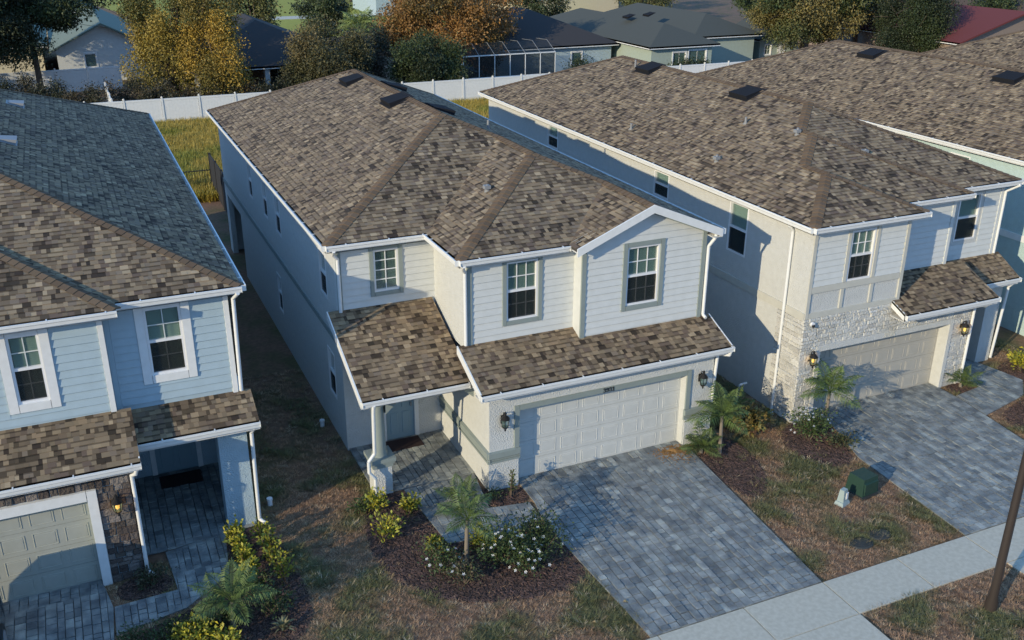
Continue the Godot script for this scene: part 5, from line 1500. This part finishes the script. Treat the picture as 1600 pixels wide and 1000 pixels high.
func background() -> void:
	fence(Vector2(-9.6, -50.4), Vector2(50.5, -50.0), "long white vinyl fence along the back of the grassy yards")
	fence(Vector2(-13.5, -66.3), Vector2(-3.6, -67.2), "white vinyl fence beneath the pale gabled house")
	fence(Vector2(-5.5, -50.9), Vector2(-5.5, -60.5), "white vinyl side fence running back from the long fence")
	# black metal yard fence and dark privacy screen behind the middle house
	var t := thing("metal_fence", "low black metal picket fence across the side yard", "fence", v3(-4.5, 0, -32))
	for k in 24:
		var m := MB.new(); m.box(v3(-4.9 + k * 0.13, 0.08, -32.01), v3(-4.88 + k * 0.13, 1.2, -31.99)); part(t, "picket", m, "black_metal")
	for y in [0.2, 1.1]:
		var m := MB.new(); m.box(v3(-5.0, y, -32.02), v3(-1.8, y + 0.04, -32.021 + 0.045)); part(t, "rail", m, "black_metal")
	t = thing("privacy_screen", "dark privacy screen wall behind the middle house", "screen", v3(-1.9, 0, -27))
	for k in 5:
		var m := MB.new(); m.box(v3(-2.0, 0.05, -32.0 + k * 1.9), v3(-1.94, 1.95, -30.12 + k * 1.9)); part(t, "panel", m, "dark")
		m = MB.new(); m.box(v3(-2.03, 0, -32.04 + k * 1.9), v3(-1.91, 2.0, -31.961 + k * 1.9)); part(t, "post", m, "dark")
	# houses behind the fence
	bg_house("pale blue-white house with gable end behind the left white fence", -8.4, -1.0, -72, -90, 2.7, 0.5, "siding", "roof_pale", "front", [[-6.3, -5.4, 1.2, 2.3]])
	bg_house("yellowish house wall glimpsed behind the dark oak's trunk", -22, -9.5, -76, -92, 2.8, 0.4, "wall_cream", "roof_pale")
	var h2 := bg_house("house with nearly black hip roof and dark covered patio", 0.5, 12.5, -57, -75, 2.7, 0.42, "wall_brown", "roof_dark", "", [[2.0, 5.0, 0.1, 2.3, 3], [6.5, 9.5, 0.1, 2.3, 3]], 4.0)
	for x in [0.6, 5.75, 10.5]:
		var m := MB.new(); m.box(v3(x, 0, -57.1), v3(x + 0.35, 2.64, -56.75)); part(h2, "patio_post", m, "white")
	bg_house("shaded blue-grey house with dark roof beside the screened pool cage", 26.0, 37.2, -59.5, -74, 2.7, 0.42, "stucco_blue", "roof_dark", "", [[33.2, 34.2, 0.9, 2.0]])
	var h4 := bg_house("mint-green house with broad grey roof and white sliding windows", 38.0, 44.2, -54.0, -76, 2.95, 0.42, "wall_mint", "roof_grey", "", [[40.2, 41.5, 0.1, 2.3, 2], [41.8, 43.6, 0.1, 2.4, 2]])
	bg_house("mint-green wing with grey roof set back beside the sliding windows", 44.4, 51.0, -57.0, -76, 3.2, 0.42, "wall_mint", "roof_grey")
	for q in [[40.4, 5.0, -62.0], [43.2, 4.9, -63.0]]: roof_vent(h4, v3(q[0], 4.6, q[2]), 0.4)
	t = bg_house("small mint shed with white oval-glass door behind the fence", 52.5, 57.0, -58.0, -63, 2.5, 0.5, "wall_mint", "roof_grey", "front", [[53.1, 53.8, 1.0, 1.9, 2]])
	var sd := MB.new(); sd.box(v3(54.6, 0.05, -57.98), v3(55.5, 2.1, -57.94)); part(t, "door", sd, "vinyl")
	bg_house("cream house with tan roof and arched window far behind", 52, 66, -108, -124, 5.5, 0.4, "wall_cream", "roof_brown", "", [[53.5, 54.8, 2.2, 4.2, 2], [57, 58.5, 2.2, 4.2, 2]])
	bg_house("brown house with bright red shingle roof and cream rake boards", 65.5, 80.5, -46.5, -62, 2.9, 0.3, "wall_brown", "roof_red", "front")
	bg_house("dim house with maroon roof in the shade of the conifer", 68, 80, -64, -78, 2.8, 0.42, "wall_brown", "roof_red")
	bg_house("blue house wall far behind the feathery palm", 33, 42, -118, -130, 4.5, 0.4, "stucco_blue", "roof_grey")
	bg_house("low house with pale roof far behind the golden tree", -18, -4, -108, -122, 2.8, 0.4, "wall_cream", "roof_pale")
	
	bg_house("tan-roofed house at the far right behind the red roof", 92, 112, -62, -78, 3.0, 0.42, "wall_cream", "roof_brown")
	# screened pool cage
	t = thing("pool_cage", "white-framed screened pool cage before the dark-roofed house", "pool cage", v3(25.5, 0, -56))
	var x := 21.3
	while x < 29.8:
		var m := MB.new(); m.box(v3(x, 0, -55.59), v3(x + 0.06, 2.7, -55.53)); part(t, "post", m, "white")
		m = MB.new(); m.pipe([v3(x + 0.04, 2.7, -55.56), v3(x + 0.04, 3.5, -57.2), v3(x + 0.04, 3.4, -59.3)], 0.022, 4); part(t, "rafter", m, "lead")
		x += 1.375
	for k in 6:
		var pm := MB.new(); pm.box(v3(21.385 + k * 1.375, 0.05, -55.566), v3(22.67 + k * 1.375, 2.64, -55.562)); part(t, "screen_panel", pm, "screen")
		pm = MB.new(); pm.quad(v3(21.385 + k * 1.375, 2.7, -55.56), v3(22.67 + k * 1.375, 2.7, -55.56), v3(22.67 + k * 1.375, 3.5, -57.2), v3(21.385 + k * 1.375, 3.5, -57.2)); part(t, "screen_panel", pm, "screen")
	for q in [[2.66, -55.6], [0.9, -55.6]]:
		var m := MB.new(); m.box(v3(21.381, q[0], q[1] + 0.01), v3(29.6, q[0] + 0.08, q[1] + 0.07)); part(t, "rail", m, "white")
	# far lawn and street
	sheet("far_lawn", [[-10, -190], [70, -190], [60, -96], [8, -96]], 0.01, "far_grass", "bright yellow-green lawn far behind the palm")
	var rd := MB.new(); rd.box(v3(12, -0.05, -121.5), v3(60, 0.03, -117.5)); struct("far_street", rd, "concrete", "pale street far behind the palm")
	# trees
	var og := Color(0.05, 0.075, 0.022); var dk := Color(0.018, 0.028, 0.012); var ol := Color(0.12, 0.12, 0.04)
	tree("oak_tree", "dark spreading oak over the pale gabled house", v3(-13.0, 0, -64.5), 6.3, v3(6.0, 3.7, 4.5), 2900, dk, og * 0.8, 0.35)
	tree("oak_tree", "dark oak limb reaching over the gable, behind the spreading oak", v3(-9.9, 0, -66.0), 7.0, v3(6.0, 2.2, 3.0), 1700, dk, og * 0.8, 0.2)
	tree("sycamore_tree", "tall golden-green tree before the white fence gap", v3(-0.7, 0, -58.5), 5.6, v3(3.6, 5.8, 3.2), 2600, Color(0.055, 0.07, 0.018), Color(0.30, 0.22, 0.04), 0.25, 0.2, 14)
	tree("sycamore_tree", "golden tree merging with the tall golden-green tree", v3(2.2, 0, -55.0), 4.6, v3(2.4, 4.8, 2.2), 1500, Color(0.10, 0.09, 0.02), Color(0.38, 0.25, 0.04), 0.2, 0.2, 10)
	tree("myrtle_tree", "olive-brown many-stemmed tree right behind the roof ridge", v3(9.3, 0, -53.6), 2.9, v3(3.9, 2.9, 2.4), 2300, Color(0.05, 0.055, 0.02), Color(0.16, 0.125, 0.05), 0.14, 0.18, 11)
	tree("dark_tree", "dusky tree in shade between myrtle and round green tree", v3(13.6, 0, -57.5), 2.8, v3(2.4, 2.4, 2.4), 800, dk, Color(0.06, 0.05, 0.035), 0.14, 0.18)
	tree("maple_tree", "big orange-brown autumn tree behind the roof ridge", v3(22.4, 0, -60.8), 4.3, v3(6.4, 4.0, 4.0), 4200, Color(0.12, 0.085, 0.02), Color(0.34, 0.17, 0.05), 0.4, 0.24, 16)
	tree("round_tree", "round dark green tree before the orange-brown autumn tree", v3(17.6, 0, -53.5), 2.4, v3(3.1, 2.2, 2.2), 2000, dk, og * 0.9, 0.2, 0.18, 11)
	tree("oak_tree", "olive oak with pale sunlit trunk behind the far white fence", v3(56.3, 0, -56.5), 5.4, v3(7.0, 3.6, 5.0), 3400, og, Color(0.19, 0.15, 0.045), 0.42, 0.24, 14)
	tree("oak_tree", "olive oak crown spreading above the maroon roof", v3(64.5, 0, -58.5), 5.4, v3(4.6, 2.2, 4.0), 1300, og, Color(0.15, 0.12, 0.05), 0.3, 0.24, 10)
	tree("conifer_tree", "dense dark conifer beside the bright red roof", v3(65.0, 0, -51.0), 3.6, v3(3.9, 4.2, 3.2), 3800, dk, og * 0.7, 0.3, 0.2, 15)
	var i := 0
	for q in [[-24.0, -62.0, 4.5, 4.0], [9.8, -82.0, 6.5, 3.0], [21.0, -99.0, 3.6, 3.2], [-18.5, -84.0, 5.0, 4.5], [46.0, -92.0, 5.0, 4.0], [62.0, -96.0, 4.6, 4.5], [74.0, -86.0, 4.4, 4.5], [84.0, -72.0, 4.0, 3.6], [92.0, -66.0, 4.2, 4.0], [70.0, -110.0, 5.5, 6.0], [100.0, -84.0, 5.0, 6.0], [-10.0, -100.0, 5.0, 5.0], [52.0, -130.0, 5.0, 7.0], [36.0, -142.0, 5.0, 5.0]]:
		var lb: String = ["dark green tree filling the gaps between the houses far behind", "olive tree filling the gaps between the houses far behind"][i % 2]
		tree("far_tree", lb, v3(q[0], 0, q[1]), q[2] * 0.75, v3(q[3], q[2] * 0.6, q[3]), 620, dk if i % 2 == 0 else og, og if i % 2 == 0 else ol, 0.2, 0.3, 8, "far dark trees" if i % 2 == 0 else "far olive trees")
		i += 1
	for q in [[-11.5, -60.0, 1.6, 1.5], [-9.2, -58.5, 1.5, 1.2], [-7.2, -56.5, 1.3, 1.0], [-4.3, -55.5, 1.8, 1.3], [-2.2, -54.2, 1.5, 1.2], [0.6, -54.0, 1.4, 1.0], [3.5, -53.6, 1.3, 0.9], [6.0, -53.0, 1.6, 1.3]]:
		tree("hedge_bush", "dark brownish bush growing behind the long white fence", v3(q[0], 0, q[1]), q[2] * 0.62, v3(q[2], q[3], q[2]), 320, dk, Color(0.075, 0.055, 0.03), 0.06, 0.16, 6, "bushes behind the long white fence")
	for q in [[31.2, -54.0, 1.5], [33.0, -53.5, 1.2], [40.0, -52.0, 1.3], [41.3, -52.2, 1.2]]:
		tree("hedge_bush", "green bush between the white fence and the pool cage or sliding windows", v3(q[0], 0, q[1]), q[2] * 0.7, v3(q[2], q[2] * 0.75, q[2]), 300, dk, og, 0.06, 0.16, 6, "green bushes by the far fence")
	palm(v3(17.8, 0, -73.0), "bright feathery palm standing behind the dark trees", 3.4, 2.6, 26, Color(0.20, 0.25, 0.07), 0.7, "")

func _ready() -> void:
	# --- camera
	var cam := Camera3D.new()
	cam.position = CAM
	cam.basis = Basis.from_euler(Vector3(-0.396, -0.425, 0.005), EULER_ORDER_YXZ)
	cam.fov = 36.33
	cam.far = 600.0
	add_child(cam); cam.current = true
	# --- sky, sun, exposure
	var env := Environment.new()
	env.background_mode = Environment.BG_SKY
	var sm := ProceduralSkyMaterial.new()
	sm.sky_top_color = Color(0.375, 0.545, 0.745)
	sm.sky_horizon_color = Color(0.60, 0.71, 0.83)
	sm.sky_curve = 0.12
	sm.ground_bottom_color = Color(0.2, 0.18, 0.15); sm.ground_horizon_color = Color(0.5, 0.55, 0.6)
	sm.sky_energy_multiplier = 1.0
	sm.sun_angle_max = 1.0
	var sky := Sky.new(); sky.sky_material = sm
	env.sky = sky
	env.background_energy_multiplier = 1.68
	env.tonemap_mode = Environment.TONE_MAPPER_LINEAR
	env.tonemap_exposure = 1.0
	env.sdfgi_enabled = true; env.ssao_enabled = true; env.ssil_enabled = true
	var we := WorldEnvironment.new(); we.environment = env; add_child(we)
	var sun := DirectionalLight3D.new()
	sun.light_color = Color(1.0, 0.935, 0.80)
	sun.light_energy = 1.27
	sun.light_angular_distance = 0.5
	sun.shadow_enabled = true
	add_child(sun)
	sun.look_at_from_position(Vector3.ZERO, Vector3(0.869, -0.297, -0.395), Vector3.UP)
	# --- scene
	rng.seed = 7
	shingle_patch.frequency = 0.9; shingle_patch.seed = 3; shingle_patch.fractal_octaves = 2
	materials()
	mat("far_grass", lin(0.34, 0.34, 0.05), 0.98, M.concrete.albedo_texture, 0.1)
	ground()
	build_main()
	build_right()
	build_left()
	build_far_right()
	background()
	street_things()
	plants()
	grass()
	var cut := [self]
	while cut.size():
		var nd: Node = cut.pop_back()
		for ch in nd.get_children(): cut.append(ch)
		if nd is GeometryInstance3D: nd.cast_shadow = GeometryInstance3D.SHADOW_CASTING_SETTING_ON
